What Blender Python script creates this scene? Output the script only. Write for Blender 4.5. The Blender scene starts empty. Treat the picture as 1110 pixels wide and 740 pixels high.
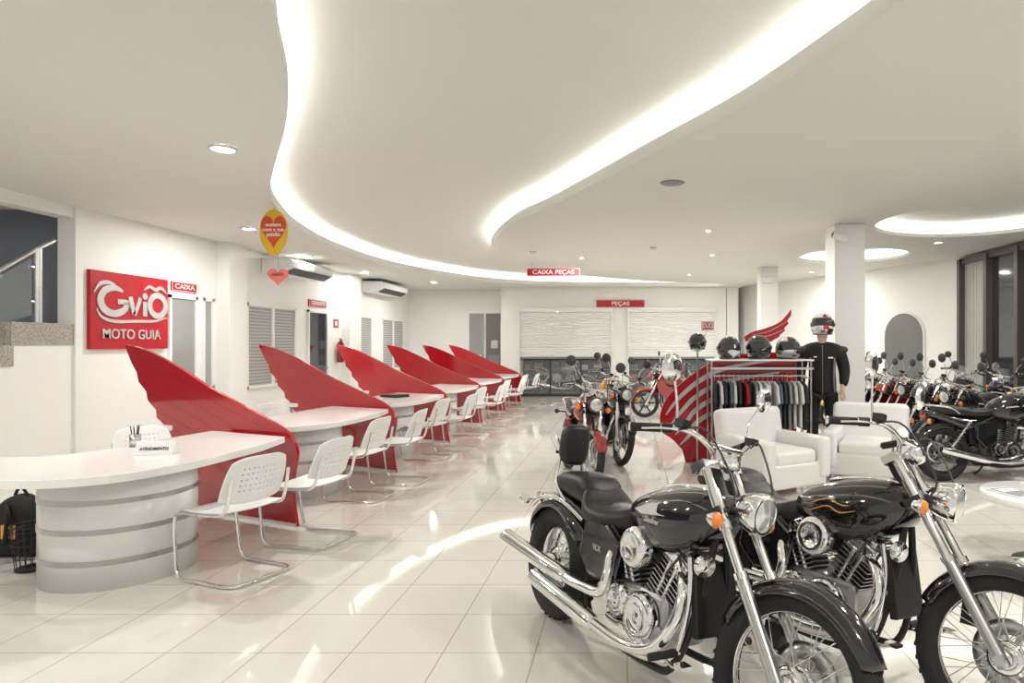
import bpy, math, random, bmesh
from mathutils import Vector, Matrix, Euler
from mathutils.geometry import tessellate_polygon
random.seed(3)
SC=bpy.context.scene; COL=SC.collection
V=Vector; R=math.radians; pi=math.pi; sin=math.sin; cos=math.cos

# ---------------------------------------------------------------- materials
def M(name,col,rough=.5,metal=0.,emit=0.,coat=0.,var=.06,scale=6.,alpha=1.,trans=0.,spec=None,bump=0.):
    m=bpy.data.materials.new(name); m.use_nodes=True
    nt=m.node_tree; b=nt.nodes['Principled BSDF']
    n=nt.nodes.new('ShaderNodeTexNoise'); n.inputs['Scale'].default_value=scale; n.inputs['Detail'].default_value=3
    tc=nt.nodes.new('ShaderNodeTexCoord'); nt.links.new(tc.outputs['Object'],n.inputs['Vector'])
    mx=nt.nodes.new('ShaderNodeMix'); mx.data_type='RGBA'
    c=list(col)+[1]; d=[max(0,x*(1-var)) for x in col]+[1]
    mx.inputs[6].default_value=c; mx.inputs[7].default_value=d
    nt.links.new(n.outputs['Fac'],mx.inputs[0]); nt.links.new(mx.outputs[2],b.inputs['Base Color'])
    b.inputs['Roughness'].default_value=rough; b.inputs['Metallic'].default_value=metal
    b.inputs['Coat Weight'].default_value=coat; b.inputs['Coat Roughness'].default_value=.04
    b.inputs['Alpha'].default_value=alpha; b.inputs['Transmission Weight'].default_value=trans
    if spec is not None: b.inputs['Specular IOR Level'].default_value=spec
    if emit: b.inputs['Emission Color'].default_value=c; b.inputs['Emission Strength'].default_value=emit
    if bump:
        bp=nt.nodes.new('ShaderNodeBump'); bp.inputs['Strength'].default_value=bump; bp.inputs['Distance'].default_value=.01
        nt.links.new(n.outputs['Fac'],bp.inputs['Height']); nt.links.new(bp.outputs[0],b.inputs['Normal'])
    return m
m_wall=M('wall_paint',(.865,.86,.83),.6,var=.015)
m_ceil=M('ceiling_paint',(.735,.727,.685),.8,var=.015,scale=1)
m_cove=M('cove_paint',(.90,.895,.87),.8,var=.01)
m_strip=M('cove_tube',(1,.98,.94),.5,emit=7.4,var=0)
m_lamp=M('lamp_glow',(1,.98,.93),.5,emit=14,var=0)
m_white=M('white_lacquer',(.84,.835,.815),.25,var=.02,coat=.3)
m_plastic=M('white_plastic',(.87,.87,.86),.35,var=.02)
m_leather_w=M('white_leather',(.80,.79,.765),.4,var=.06,scale=30,bump=.1)
m_red=M('red_acrylic',(.46,.005,.012),.12,var=.12,coat=.5,scale=2)
m_redd=M('red_ridge',(.36,.004,.008),.15,var=.05,coat=.5)
m_redsign=M('red_sign',(.46,.008,.018),.35,var=.04)
m_redor=M('orange_red_card',(.70,.09,.02),.4,var=.1)
m_redpale=M('faded_red',(.66,.15,.13),.5,var=.1)
m_chrome=M('chrome',(.88,.88,.88),.07,1.,var=.03)
m_steel=M('brushed_steel',(.64,.64,.63),.28,1.,var=.08,scale=40)
m_band=M('dull_steel_band',(.45,.45,.45),.3,.8,var=.08,scale=40)
m_alu=M('cast_aluminium',(.52,.52,.52),.36,1.,var=.15,scale=25)
m_black=M('black_paint',(.008,.008,.009),.1,var=.1,coat=1.)
m_blackm=M('black_metal',(.02,.02,.021),.4,var=.2,metal=.3)
m_rubber=M('tyre_rubber',(.018,.018,.018),.75,var=.25,scale=30,bump=.3)
m_leather=M('black_leather',(.016,.015,.015),.42,var=.2,scale=50,bump=.2)
m_fabric=M('black_fabric',(.012,.012,.014),.8,var=.3,scale=60,bump=.2)
m_fab2=M('dark_grey_fabric',(.05,.05,.055),.8,var=.3,scale=60,bump=.2)
m_orange=M('amber_lens',(.9,.25,.03),.15,var=.05,coat=.5)
m_redlens=M('red_lens',(.6,.01,.01),.15,coat=.5)
m_lens=M('headlamp_glass',(.75,.78,.78),.08,var=.15,scale=30,metal=.6,coat=1)
m_mirror=M('mirror_glass',(.5,.52,.52),.03,1.,var=0)
m_glassd=M('night_glass',(.03,.033,.04),.05,var=.4,scale=1.2,coat=1)
m_glassg=M('grey_glass',(.40,.41,.40),.12,var=.3,scale=1.5,coat=.5)
m_blind=M('blind_grey',(.48,.48,.46),.5,var=.05)
m_clear=M('clear_glass',(.85,.95,.92),.03,alpha=.08,var=0)
m_brown=M('dark_mullion',(.10,.085,.08),.4,var=.15)
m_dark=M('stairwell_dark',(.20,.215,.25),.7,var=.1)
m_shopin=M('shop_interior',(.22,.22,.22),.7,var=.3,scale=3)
m_skin=M('mannequin_skin',(.62,.42,.30),.5,var=.05)
m_yellow=M('yellow_card',(.76,.48,.03),.45,var=.05)
m_gold=M('gold_graphic',(.75,.38,.10),.25,.4,var=.1)
m_silver=M('silver_graphic',(.66,.66,.66),.25,.45,var=.05)
m_paper=M('paper',(.85,.85,.83),.6,var=.03)
m_text=M('text_white',(.88,.87,.85),.5,var=0)
m_texd=M('text_dark',(.04,.04,.045),.5,var=0)
m_grey=M('mid_grey',(.25,.25,.25),.5,var=.1)
m_archin=M('arch_recess_grey',(.20,.20,.195),.4,var=.4,scale=1.2,coat=.4)
m_green=M('leaf_green',(.06,.16,.03),.5,var=.4,scale=20)
m_bluepaint=M('dark_blue_paint',(.01,.02,.07),.12,coat=1)
m_redpaint=M('red_paint',(.26,.006,.008),.12,coat=1,var=.05)
m_yelpaint=M('yellow_paint',(.65,.42,.02),.15,coat=1,var=.05)
m_silpaint=M('silver_paint',(.22,.22,.23),.25,.7,coat=1,var=.05)
m_darkchrome=M('dark_metal',(.16,.16,.165),.25,1.,var=.1)

def granite():
    m=M('granite',(.4,.38,.34),.2,var=.1); nt=m.node_tree; b=nt.nodes['Principled BSDF']
    v=nt.nodes.new('ShaderNodeTexVoronoi'); v.inputs['Scale'].default_value=60
    tc=nt.nodes.new('ShaderNodeTexCoord'); nt.links.new(tc.outputs['Object'],v.inputs['Vector'])
    r=nt.nodes.new('ShaderNodeValToRGB'); e=r.color_ramp.elements
    e[0].color=(.10,.09,.075,1); e[1].color=(.46,.43,.37,1); e[1].position=.6
    nt.links.new(v.outputs['Distance'],r.inputs[0]); nt.links.new(r.outputs[0],b.inputs['Base Color']); return m
m_granite=granite()
def patchy(name,stops,scale=11):
    m=M(name,(.7,.7,.7),.12,coat=1); nt=m.node_tree; b=nt.nodes['Principled BSDF']
    v=nt.nodes.new('ShaderNodeTexVoronoi'); v.inputs['Scale'].default_value=scale
    mp=nt.nodes.new('ShaderNodeMapping'); mp.inputs['Scale'].default_value=(.6,1,1.5); mp.inputs['Rotation'].default_value=(0,.5,0)
    tc=nt.nodes.new('ShaderNodeTexCoord'); nt.links.new(tc.outputs['Object'],mp.inputs[0]); nt.links.new(mp.outputs[0],v.inputs['Vector'])
    s=nt.nodes.new('ShaderNodeSeparateColor'); nt.links.new(v.outputs['Color'],s.inputs[0])
    r=nt.nodes.new('ShaderNodeValToRGB'); r.color_ramp.interpolation='CONSTANT'; e=r.color_ramp.elements
    e[0].color=stops[0][1]+(1,); e[1].position=stops[1][0]; e[1].color=stops[1][1]+(1,)
    for p,c in stops[2:]: q=e.new(p); q.color=c+(1,)
    nt.links.new(s.outputs[0],r.inputs[0]); nt.links.new(r.outputs[0],b.inputs['Base Color']); return m
WH=(.75,.75,.73);RD=(.5,.015,.02);BK=(.012,.012,.013);OR=(.8,.3,.03);SL=(.35,.35,.36);GR=(.05,.25,.05)
m_patch=patchy('helmet_multicolour',[(0,WH),(.42,RD),(.66,BK),(.74,OR),(.82,WH)],14)
m_hp1=patchy('helmet_black_white_red',[(0,BK),(.45,WH),(.62,RD),(.8,BK)],10)
m_hp2=patchy('helmet_black_silver',[(0,BK),(.62,SL),(.8,BK)],10)
m_hp3=patchy('helmet_grey_green',[(0,SL),(.4,BK),(.65,GR),(.8,WH)],10)
def tiles():
    m=bpy.data.materials.new('polished_tiles'); m.use_nodes=True; nt=m.node_tree; b=nt.nodes['Principled BSDF']
    tc=nt.nodes.new('ShaderNodeTexCoord'); br=nt.nodes.new('ShaderNodeTexBrick')
    br.offset=0; br.squash=1
    br.inputs['Scale'].default_value=1; br.inputs['Brick Width'].default_value=.45; br.inputs['Row Height'].default_value=.45
    br.inputs['Mortar Size'].default_value=.003; br.inputs['Mortar Smooth'].default_value=.1
    br.inputs['Color1'].default_value=(.79,.76,.695,1); br.inputs['Color2'].default_value=(.77,.74,.675,1); br.inputs['Mortar'].default_value=(.42,.38,.31,1)
    nt.links.new(tc.outputs['Object'],br.inputs['Vector'])
    n=nt.nodes.new('ShaderNodeTexNoise'); n.inputs['Scale'].default_value=2.2; n.inputs['Detail'].default_value=4
    nt.links.new(tc.outputs['Object'],n.inputs['Vector'])
    mx=nt.nodes.new('ShaderNodeMix'); mx.data_type='RGBA'; mx.blend_type='MULTIPLY'; mx.inputs[0].default_value=.06
    nt.links.new(br.outputs['Color'],mx.inputs[6]); nt.links.new(n.outputs['Fac'],mx.inputs[7])
    nt.links.new(mx.outputs[2],b.inputs['Base Color'])
    b.inputs['Roughness'].default_value=.05; b.inputs['Specular IOR Level'].default_value=.65
    b.inputs['Coat Weight'].default_value=.3; b.inputs['Coat Roughness'].default_value=.02
    return m
m_tile=tiles()

# ---------------------------------------------------------------- mesh builder
def cr(pts,n=6,closed=False):
    P=[V(p) for p in pts]; out=[]; N=len(P)
    rng=range(N) if closed else range(N-1)
    for i in rng:
        if closed: a,b,c,d=P[(i-1)%N],P[i],P[(i+1)%N],P[(i+2)%N]
        else: a=P[max(i-1,0)];b=P[i];c=P[i+1];d=P[min(i+2,N-1)]
        for k in range(n):
            t=k/n
            out.append(.5*((2*b)+(c-a)*t+(2*a-5*b+4*c-d)*t*t+(3*b-a-3*c+d)*t**3))
    if not closed: out.append(P[-1])
    return out
def basis(ax):
    ax=V(ax).normalized(); u=ax.orthogonal().normalized(); return u,ax.cross(u),ax
class MB:
    def __init__(s,mat=None,xf=None):
        s.v=[];s.f=[];s.m=[];s.s=[];s.mats=[];s.xf=xf;s.cur=mat
    def add(s,vs,fs,mat=None,smooth=True):
        mat=mat or s.cur
        if mat not in s.mats: s.mats.append(mat)
        k=s.mats.index(mat); o=len(s.v); s.v+=[V(p) for p in vs]
        for f in fs: s.f.append([i+o for i in f]); s.m.append(k); s.s.append(smooth)
        return s
    def box(s,c,d,mat=None,rot=None):
        c=V(c); x,y,z=d[0]/2,d[1]/2,d[2]/2
        vs=[V((a*x,b*y,e*z)) for a in(-1,1) for b in(-1,1) for e in(-1,1)]
        if rot is not None: vs=[rot@p for p in vs]
        vs=[p+c for p in vs]
        return s.add(vs,[(0,1,3,2),(4,6,7,5),(0,4,5,1),(2,3,7,6),(0,2,6,4),(1,5,7,3)],mat,False)
    def bx(s,x0,x1,y0,y1,z0,z1,mat=None): return s.box(((x0+x1)/2,(y0+y1)/2,(z0+z1)/2),(x1-x0,y1-y0,z1-z0),mat)
    def cyl(s,p0,p1,r0,r1=None,n=16,mat=None,smooth=True):
        r1=r0 if r1 is None else r1; p0=V(p0);p1=V(p1); u,w,a=basis(p1-p0)
        vs=[p0+(u*cos(2*pi*i/n)+w*sin(2*pi*i/n))*r0 for i in range(n)]+[p1+(u*cos(2*pi*i/n)+w*sin(2*pi*i/n))*r1 for i in range(n)]
        s.add(vs,[(i,(i+1)%n,n+(i+1)%n,n+i) for i in range(n)],mat,smooth)
        s.add(vs[:n],[tuple(range(n))],mat,False); s.add(vs[n:],[tuple(range(n))],mat,False); return s
    def tube(s,pts,r,n=8,mat=None,closed=False,sm=5):
        if sm: 
            N0=len(pts)
            if isinstance(r,(list,tuple)):
                r2=[]; 
                for i in range(N0-1):
                    for k in range(sm): r2.append(r[i]+(r[i+1]-r[i])*k/sm)
                r2.append(r[-1]); r=r2
            pts=cr(pts,sm,closed)
        P=[V(p) for p in pts]; N=len(P)
        rr=r if isinstance(r,(list,tuple)) else [r]*N
        vs=[];u=None
        for i in range(N):
            if closed: t=P[(i+1)%N]-P[i-1]
            else: t=P[min(i+1,N-1)]-P[max(i-1,0)]
            t.normalize()
            u=t.orthogonal().normalized() if u is None else (u-t*u.dot(t)).normalized()
            w=t.cross(u)
            for k in range(n): vs.append(P[i]+(u*cos(2*pi*k/n)+w*sin(2*pi*k/n))*rr[i])
        fs=[]
        for i in range(N if closed else N-1):
            j=(i+1)%N
            for k in range(n): fs.append((i*n+k,i*n+(k+1)%n,j*n+(k+1)%n,j*n+k))
        s.add(vs,fs,mat,True)
        if not closed: s.add(vs[:n],[tuple(range(n))],mat,False); s.add(vs[-n:],[tuple(range(n))],mat,False)
        return s
    def ribb(s,pts,w,o,u,v,t,mat=None,closed=False,sm=4):
        if isinstance(w,(list,tuple)):
            w2=[]
            for i in range(len(pts)-1):
                for k in range(sm): w2.append(w[i]+(w[i+1]-w[i])*k/sm)
            w2.append(w[-1])
        P=cr([(a,b,0) for a,b in pts],sm,closed); N=len(P)
        if not isinstance(w,(list,tuple)): w2=[w]*N
        o=V(o);u=V(u);v=V(v);nn=u.cross(v).normalized()*t; vs=[]
        for i in range(N):
            if closed: tt=P[(i+1)%N]-P[i-1]
            else: tt=P[min(i+1,N-1)]-P[max(i-1,0)]
            tt.normalize(); q=V((-tt.y,tt.x,0))*w2[i]/2
            for z in(0,1):
                for sg in(-1,1): a=P[i]+q*sg; vs.append(o+u*a.x+v*a.y+nn*z)
        fs=[]
        for i in range(N if closed else N-1):
            j=(i+1)%N
            for a,b in((0,1),(1,3),(3,2),(2,0)): fs.append((i*4+a,i*4+b,j*4+b,j*4+a))
        if not closed: fs+= [(0,1,3,2),(N*4-4,N*4-3,N*4-1,N*4-2)]
        return s.add(vs,fs,mat,False)
    def lathe(s,prof,c=(0,0,0),ax=(0,0,1),n=24,mat=None,closed=False,smooth=True):
        u,w,a=basis(ax); c=V(c); vs=[]
        for i in range(n):
            d=u*cos(2*pi*i/n)+w*sin(2*pi*i/n)
            for r,h in prof: vs.append(c+d*r+a*h)
        m=len(prof); fs=[]
        for i in range(n):
            j=(i+1)%n
            for k in range(m if closed else m-1):
                l=(k+1)%m; fs.append((i*m+k,i*m+l,j*m+l,j*m+k))
        s.add(vs,fs,mat,smooth)
        if not closed:
            for k in(0,m-1):
                if prof[k][0]>1e-4: s.add([vs[i*m+k] for i in range(n)],[tuple(range(n))],mat,False)
        return s
    def ext(s,poly,o,u,v,t,mat=None,smooth=False):
        o=V(o);u=V(u);v=V(v);w=u.cross(v).normalized()*t; n=len(poly)
        a=[o+u*p[0]+v*p[1] for p in poly]; b=[p+w for p in a]
        tr=tessellate_polygon([a])
        s.add(a+b,[(i,(i+1)%n,n+(i+1)%n,n+i) for i in range(n)],mat,smooth)
        s.add(a,[tuple(x) for x in tr],mat,False); s.add(b,[tuple(x) for x in tr],mat,False); return s
    def sph(s,c,r,mat=None,nu=16,nv=10,rot=None):
        if not isinstance(r,(tuple,list)): r=(r,r,r)
        vs=[];c=V(c)
        for j in range(nv+1):
            for i in range(nu):
                p=V((r[0]*cos(2*pi*i/nu)*sin(pi*j/nv),r[1]*sin(2*pi*i/nu)*sin(pi*j/nv),r[2]*cos(pi*j/nv)))
                if rot is not None:p=rot@p
                vs.append(c+p)
        fs=[(j*nu+i,j*nu+(i+1)%nu,(j+1)*nu+(i+1)%nu,(j+1)*nu+i) for j in range(nv) for i in range(nu)]
        return s.add(vs,fs,mat,True)
    def loft(s,rings,mat=None,cap=True):
        n=len(rings[0]); vs=[p for r in rings for p in r]
        fs=[(i*n+k,i*n+(k+1)%n,(i+1)*n+(k+1)%n,(i+1)*n+k) for i in range(len(rings)-1) for k in range(n)]
        s.add(vs,fs,mat,True)
        if cap: s.add(rings[0],[tuple(range(n))],mat,True); s.add(rings[-1],[tuple(range(n))],mat,True)
        return s
    def body(s,secs,mat=None,n=20,p=.75,sub=4):
        S=cr([V((a[0],a[1],a[2])) for a in secs],sub); T=cr([V((a[3],0,0)) for a in secs],sub)
        rings=[]
        for q,t in zip(S,T):
            hw=max(q.y,.002); zb=q.z; zt=max(t.x,zb+.003); zc=(zb+zt)/2; hh=(zt-zb)/2; r=[]
            for i in range(n):
                a=2*pi*i/n; ca,sa=cos(a),sin(a)
                r.append(V((q.x,hw*math.copysign(abs(ca)**p,ca),zc+hh*math.copysign(abs(sa)**p,sa))))
            rings.append(r)
        return s.loft(rings,mat)
    def shell(s,fn,nu,nv,mat=None,skip=None):
        vs=[fn(i/nu,j/nv) for i in range(nu+1) for j in range(nv+1)]
        fs=[(i*(nv+1)+j,(i+1)*(nv+1)+j,(i+1)*(nv+1)+j+1,i*(nv+1)+j+1) for i in range(nu) for j in range(nv) if not(skip and skip(i,j))]
        return s.add(vs,fs,mat,True)
    def make(s,name,parent=None,label=None,cat=None,kind=None,bevel=0,solid=0,loc=None,rotz=None,seg=2,group=None):
        me=bpy.data.meshes.new(name)
        vs=[s.xf@p for p in s.v] if s.xf is not None else s.v
        me.from_pydata([tuple(p) for p in vs],[],s.f)
        for m in s.mats: me.materials.append(m)
        me.polygons.foreach_set('material_index',s.m); me.polygons.foreach_set('use_smooth',s.s)
        bm=bmesh.new(); bm.from_mesh(me)
        bmesh.ops.recalc_face_normals(bm,faces=bm.faces); bm.to_mesh(me); bm.free(); me.update()
        o=bpy.data.objects.new(name,me); COL.objects.link(o)
        if parent: o.parent=parent
        if label:o['label']=label
        if cat:o['category']=cat
        if kind:o['kind']=kind
        if group:o['group']=group
        if loc:o.location=loc
        if rotz is not None:o.rotation_euler=(0,0,rotz)
        if solid:
            md=o.modifiers.new('s','SOLIDIFY'); md.thickness=solid; md.offset=0
        if bevel:
            w=o.modifiers.new('w','WELD'); w.merge_threshold=1e-5
            md=o.modifiers.new('b','BEVEL'); md.width=bevel; md.segments=seg; md.limit_method='ANGLE'; md.angle_limit=R(40)
        return o
def thing(name,label,cat,loc=(0,0,0),rot=(0,0,0),group=None):
    o=bpy.data.objects.new(name,None); COL.objects.link(o); o.empty_display_size=.1
    o.location=loc; o.rotation_euler=rot; o['label']=label; o['category']=cat
    if group:o['group']=group
    return o
def dup(root,loc,rot,label=None):
    c=root.copy(); COL.objects.link(c); c.location=loc; c.rotation_euler=rot
    if label:c['label']=label
    def rec(o,n):
        for ch in list(o.children):
            k=ch.copy(); COL.objects.link(k); k.parent=n; rec(ch,k)
    rec(root,c); return c
def text(body,size,origin,u,v,mat,name,parent=None,ext=.004,width=None,label=None,bold=.012):
    cu=bpy.data.curves.new('t','FONT'); cu.body=body; cu.size=size; cu.extrude=ext; cu.align_x='CENTER'; cu.align_y='CENTER'
    cu.offset=size*bold
    o=bpy.data.objects.new('t',cu); COL.objects.link(o); bpy.context.view_layer.update()
    me=bpy.data.meshes.new_from_object(o.evaluated_get(bpy.context.evaluated_depsgraph_get()))
    bpy.data.objects.remove(o); bpy.data.curves.remove(cu)
    xs=[p.co.x for p in me.vertices]; sx=1
    if width: sx=width/(max(xs)-min(xs))
    u=V(u).normalized();v=V(v).normalized();w=u.cross(v)
    mx=Matrix(((u.x*sx,v.x,w.x,origin[0]),(u.y*sx,v.y,w.y,origin[1]),(u.z*sx,v.z,w.z,origin[2]),(0,0,0,1)))
    me.transform(mx); me.materials.clear(); me.materials.append(mat)
    k=bpy.data.objects.new(name,me); COL.objects.link(k)
    if parent:k.parent=parent
    if label:k['label']=label
    return k

# ---------------------------------------------------------------- room
CZ=3.2; TOP=3.48
MB(m_tile).bx(-9.6,8,-3,20.4,-.1,0).make('floor',kind='structure')
LX=-6.75
w=MB(m_wall)
w.bx(LX-.22,LX,7.9,20.2,0,CZ); w.bx(LX+.001,LX+.22,10.6,11.1,0,CZ); w.bx(LX+.001,LX+.2,15.25,15.9,0,CZ)
w.bx(LX-.25,LX-.03,-3,7.899,3.06,CZ)
w.bx(LX-.25,LX-.03,-3,7.899,0,.8)
w.ext([(3.0,.8),(7.899,.8),(7.899,1.5),(7.1,1.5),(7.1,1.33),(6.85,1.33),(6.85,1.16),(6.6,1.16),(6.6,.99),(6.35,.99),(6.35,.8)],(LX-.25,0,0),(0,1,0),(0,0,1),.22)
w.make('wall_left',kind='structure')
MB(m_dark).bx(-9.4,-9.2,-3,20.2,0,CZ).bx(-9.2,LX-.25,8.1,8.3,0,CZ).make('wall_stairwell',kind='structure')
t=thing('staircase','speckled granite stair flight with steel railing','staircase')
MB(m_granite).bx(-9.15,LX-.02,7.1,8.08,1.5,1.76).make('landing',t)
for i in range(4): MB(m_granite).bx(-9.15,LX-.015,7.1-.25*(i+1),7.12-.25*i,1.33-.17*i-.06,1.5-.17*i).make('step',t)
MB(m_steel).cyl((LX-.1,7.5,1.76),(LX-.1,7.5,2.62),.045).tube([(LX-.1,6.5,1.95),(LX-.1,7.5,2.62),(LX-.1,7.72,2.75)],.025,sm=0).cyl((LX-.1,7.5,2.0),(LX-.1,7.4,2.0),.02).cyl((LX-.1,7.5,2.4),(LX-.1,7.4,2.4),.02).make('railing',t)
MB(m_clear).ext([(6.4,1.5),(7.42,1.85),(7.42,2.5),(6.4,1.85)],(LX-.1,0,0),(0,1,0),(0,0,1),.01).make('glass_panel',t)
# back wall: parts-shop recess behind two shutter openings
BY=19.0
S1=(-3.20,-.43); S2=(0.0,2.62); SB=1.15; ST=2.50
w=MB(m_wall).bx(-9.2,3.3,20,20.2,0,CZ).bx(-3.72,S1[0],BY,20,0,CZ-.002).bx(S1[1],S2[0],BY,BY+.15,0,ST).bx(S2[1],2.91,BY,BY+.15,0,ST).bx(S1[0],2.91,BY,BY+.15,ST,CZ-.002)
w.make('wall_back',kind='structure')
MB(m_shopin).bx(S1[0],3.2,19.93,19.99,0,CZ-.01).bx(2.95,3.2,19.4,19.92,0,CZ-.01).make('wall_shop',kind='structure')
A=V((3.2,20,0));B=V((6.75,13,0)); d=(B-A).normalized(); nrm=V((d.y,-d.x,0))
if nrm.y>0: nrm=-nrm
dw=MB(m_wall); L=(B-A).length
dw.ext([(0,0),(L,0),(L,CZ+.1),(0,CZ+.1)],A,d,(0,0,1),.2*(-1 if d.cross(V((0,0,1))).dot(nrm)>0 else 1)); dw.make('wall_diagonal',kind='structure')
MB(m_wall).bx(6.75,6.95,-3,13,0,CZ+.1).make('wall_right',kind='structure')
for i,(x,y,wd) in enumerate([(3.12,9.05,.43),(3.08,14,.38),(3.10,19,.34)]):
    MB(m_wall).bx(x-wd/2,x+wd/2,y,y+wd,0,CZ).make('column',label='plain white square structural column',cat='column',group='row of columns',bevel=.008)

# ceiling with wave recess
Lc=[(-1.5,-3),(-1.55,0),(-1.66,2.0),(-1.79,3.18),(-1.98,3.67),(-2.28,4.34),(-2.70,5.09),(-3.35,6.13),(-3.89,7.04),(-4.34,7.99),(-4.87,9.6),(-5.17,11.67),(-5.06,14.17),(-4.25,16.5),(-3.2,17.8),(-1.6,18.5),(.5,18.65),(2.4,18.6),(2.75,18.2)]
Rc=[(2.4,17.8),(.5,17.1),(-1.3,15.5),(-2.34,13.7),(-2.46,12),(-2.2,10.6),(-1.52,8.88),(-.895,7.83),(.167,5.83),(.80,4.65),(1.18,3.70),(1.36,3.18),(1.75,2.0),(2.25,0),(2.45,-3)]
curve=[(p.x,p.y) for p in cr([V((a,b,0)) for a,b in Lc+Rc],5)]
def offs(c,dd,closed=False):
    out=[];n=len(c)
    for i in range(n):
        a=V(c[(i-1)%n] if closed else c[max(i-1,0)]);b=V(c[(i+1)%n] if closed else c[min(i+1,n-1)])
        t=(b-a).normalized(); out.append((c[i][0]-t.y*dd,c[i][1]+t.x*dd))
    return out
ce=MB(m_ceil)
def flat(mb,loops,z,mat):
    vs=[[V((x,y,z)) for x,y in l] for l in loops]; tr=tessellate_polygon(vs); mb.add([p for l in vs for p in l],[tuple(t) for t in tr],mat,False)
def ribbon(mb,c,z0,z1,mat,closed=False):
    n=len(c); vs=[V((x,y,z0)) for x,y in c]+[V((x,y,z1)) for x,y in c]
    mb.add(vs,[(i,(i+1)%n,n+(i+1)%n,n+i) for i in range(n if closed else n-1)],mat,True)
def band(mb,a,b,z,mat,closed=False):
    n=len(a); vs=[V((x,y,z)) for x,y in a]+[V((x,y,z)) for x,y in b]
    mb.add(vs,[(i,(i+1)%n,n+(i+1)%n,n+i) for i in range(n if closed else n-1)],mat,False)
BM=3.32
flat(ce,[[(-9.4,-3)]+curve+[(BM,-3),(BM,20.2),(-9.4,20.2)]],CZ,m_ceil)
def cove(c,z,closed,lip=.12,back=.22,top=TOP):
    ribbon(ce,c,z,z+lip,m_ceil,closed); c2=offs(c,.025,closed); ribbon(ce,c2,z+.02,z+lip,m_cove,closed); band(ce,c,c2,z+lip,m_ceil,closed)
    c3=offs(c,back,closed); band(ce,c2,c3,z+.02,m_cove,closed); ribbon(ce,c3,z,top,m_cove,closed)
    k=MB(m_strip); band(k,offs(c,back*.35,closed),offs(c,back*.87,closed),z+.05,m_strip,closed)
    return k
k=cove(curve,CZ,False); k.make('cove_light',label='long white light strip hidden in the wavy ceiling cove',cat='light')
HZ=3.26
def circ(cx,cy,r,n=48): return [(cx+r*cos(2*pi*i/n),cy-r*sin(2*pi*i/n)) for i in range(n)]
c1=circ(4.45,12.8,1.05); c2=circ(5.0,9.15,1.4)
flat(ce,[[(BM,-3),(7.2,-3),(7.2,20.2),(BM,20.2)],c1,c2],HZ,m_ceil)
ce.bx(BM-.001,BM+.02,-3,20.2,CZ,HZ+.01,m_ceil)
for c in(c1,c2):
    cove(c,HZ,True,lip=.06,back=.2).make('cove_light',label='round white light ring in ceiling recess',cat='light')
flat(ce,[[(-9.4,-3),(7.2,-3),(7.2,20.2),(-9.4,20.2)]],TOP,m_ceil)
ce.make('ceiling',kind='structure')

def downlight_or_fill(x,y,z,pw,r=.11):  # also builds added fill lamps that match no actual fitting
    t=thing('downlight_or_fill','round recessed ceiling lamp, lit; some are added fill','light',(x,y,z),group='ceiling downlights')
    MB(m_white).lathe([(r*.8,0),(r,0),(r,-.012),(r*.8,-.02)],n=24,closed=True).make('trim_ring',t)
    MB(m_lamp).lathe([(0,-.006),(r*.8,-.006)],n=24).make('lamp_disc',t)
    l=bpy.data.lights.new('lamp','AREA'); l.shape='DISK'; l.size=r*1.5; l.energy=pw; l.color=(1,.98,.94)
    o=bpy.data.objects.new('lamp_bulb',l); COL.objects.link(o); o.parent=t; o.location=(0,0,-.025)
K=.92
for x,y,pw in[(-3.48,5.56,45),(-5.49,9.37,50),(-6.15,12.4,24),(-6.1,15.0,26),(-3.6,1.6,52),(-5.6,3.2,40),(2.4,3.0,45),(2.0,.4,50),(-5.2,17.4,48),(-8.0,6.0,14),(-1.8,19.5,18),(1.4,19.5,18)]:  # left-slab fittings, then added fill lamps for foreground, back corner, stairwell and shop
    downlight_or_fill(x,y,CZ-.003,pw*K)
for x,y,pw in[(5.3,11.0,34),(6.0,6.0,50),(4.2,6.5,50),(4.4,15.4,50),(4.3,3.5,45)]: downlight_or_fill(x,y,HZ-.001,pw*K,.08)  # far-right fitting comes first; the others are lamps added to brighten this side
for x,y in[(-.9,12.6),(1.6,12.2),(1.5,15.6),(1.2,9.6)]: downlight_or_fill(x,y,CZ-.003,62*K,.04)  # small lamps added only to brighten the far half of the room
MB(m_grey).lathe([(0,-.01),(.11,-.01),(.13,0),(0,0)],(0,0,0)).make('ceiling_speaker',label='round grey ceiling speaker grille',cat='speaker',loc=(.47,6.76,CZ-.001))
for x,y in[(-1.7,11.7),(.45,11.2)]: MB(m_white).lathe([(0,-.04),(.05,-.04),(.06,0),(0,0)]).make('smoke_detector',label='small white ceiling smoke detector',cat='smoke detector',loc=(x,y,CZ-.001),group='smoke detectors')

def wall_window(name,y0,y1,z0,z1,n=2,mat=m_glassg,door=False,blind=True):
    k=MB(m_plastic); f=.05
    k.bx(LX,LX+.04,y0,y0+f,z0,z1).bx(LX,LX+.04,y1-f,y1,z0,z1).bx(LX,LX+.04,y0,y1,z1-f,z1)
    if not door: k.bx(LX,LX+.04,y0,y1,z0,z0+f)
    for i in range(1,n): yy=y0+(y1-y0)*i/n; k.bx(LX,LX+.045,yy-.03,yy+.03,z0,z1)
    k.bx(LX,LX+.015,y0+f,y1-f,z0+.0,z1-f,mat)
    if door: k.cyl((LX+.03,y1-.15,1.0),(LX+.1,y1-.15,1.0),.02,mat=m_steel)
    nb=26
    if not door and blind:
        for i in range(1,nb): zz=z0+(z1-z0)*i/nb; k.bx(LX+.015,LX+.018,y0+f,y1-f,zz-.012,zz+.012,m_blind)
    return k.make(name,kind='structure')
wall_window('window_1',9.47,10.1,.95,2.25,1,m_glassg,blind=False)
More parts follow.
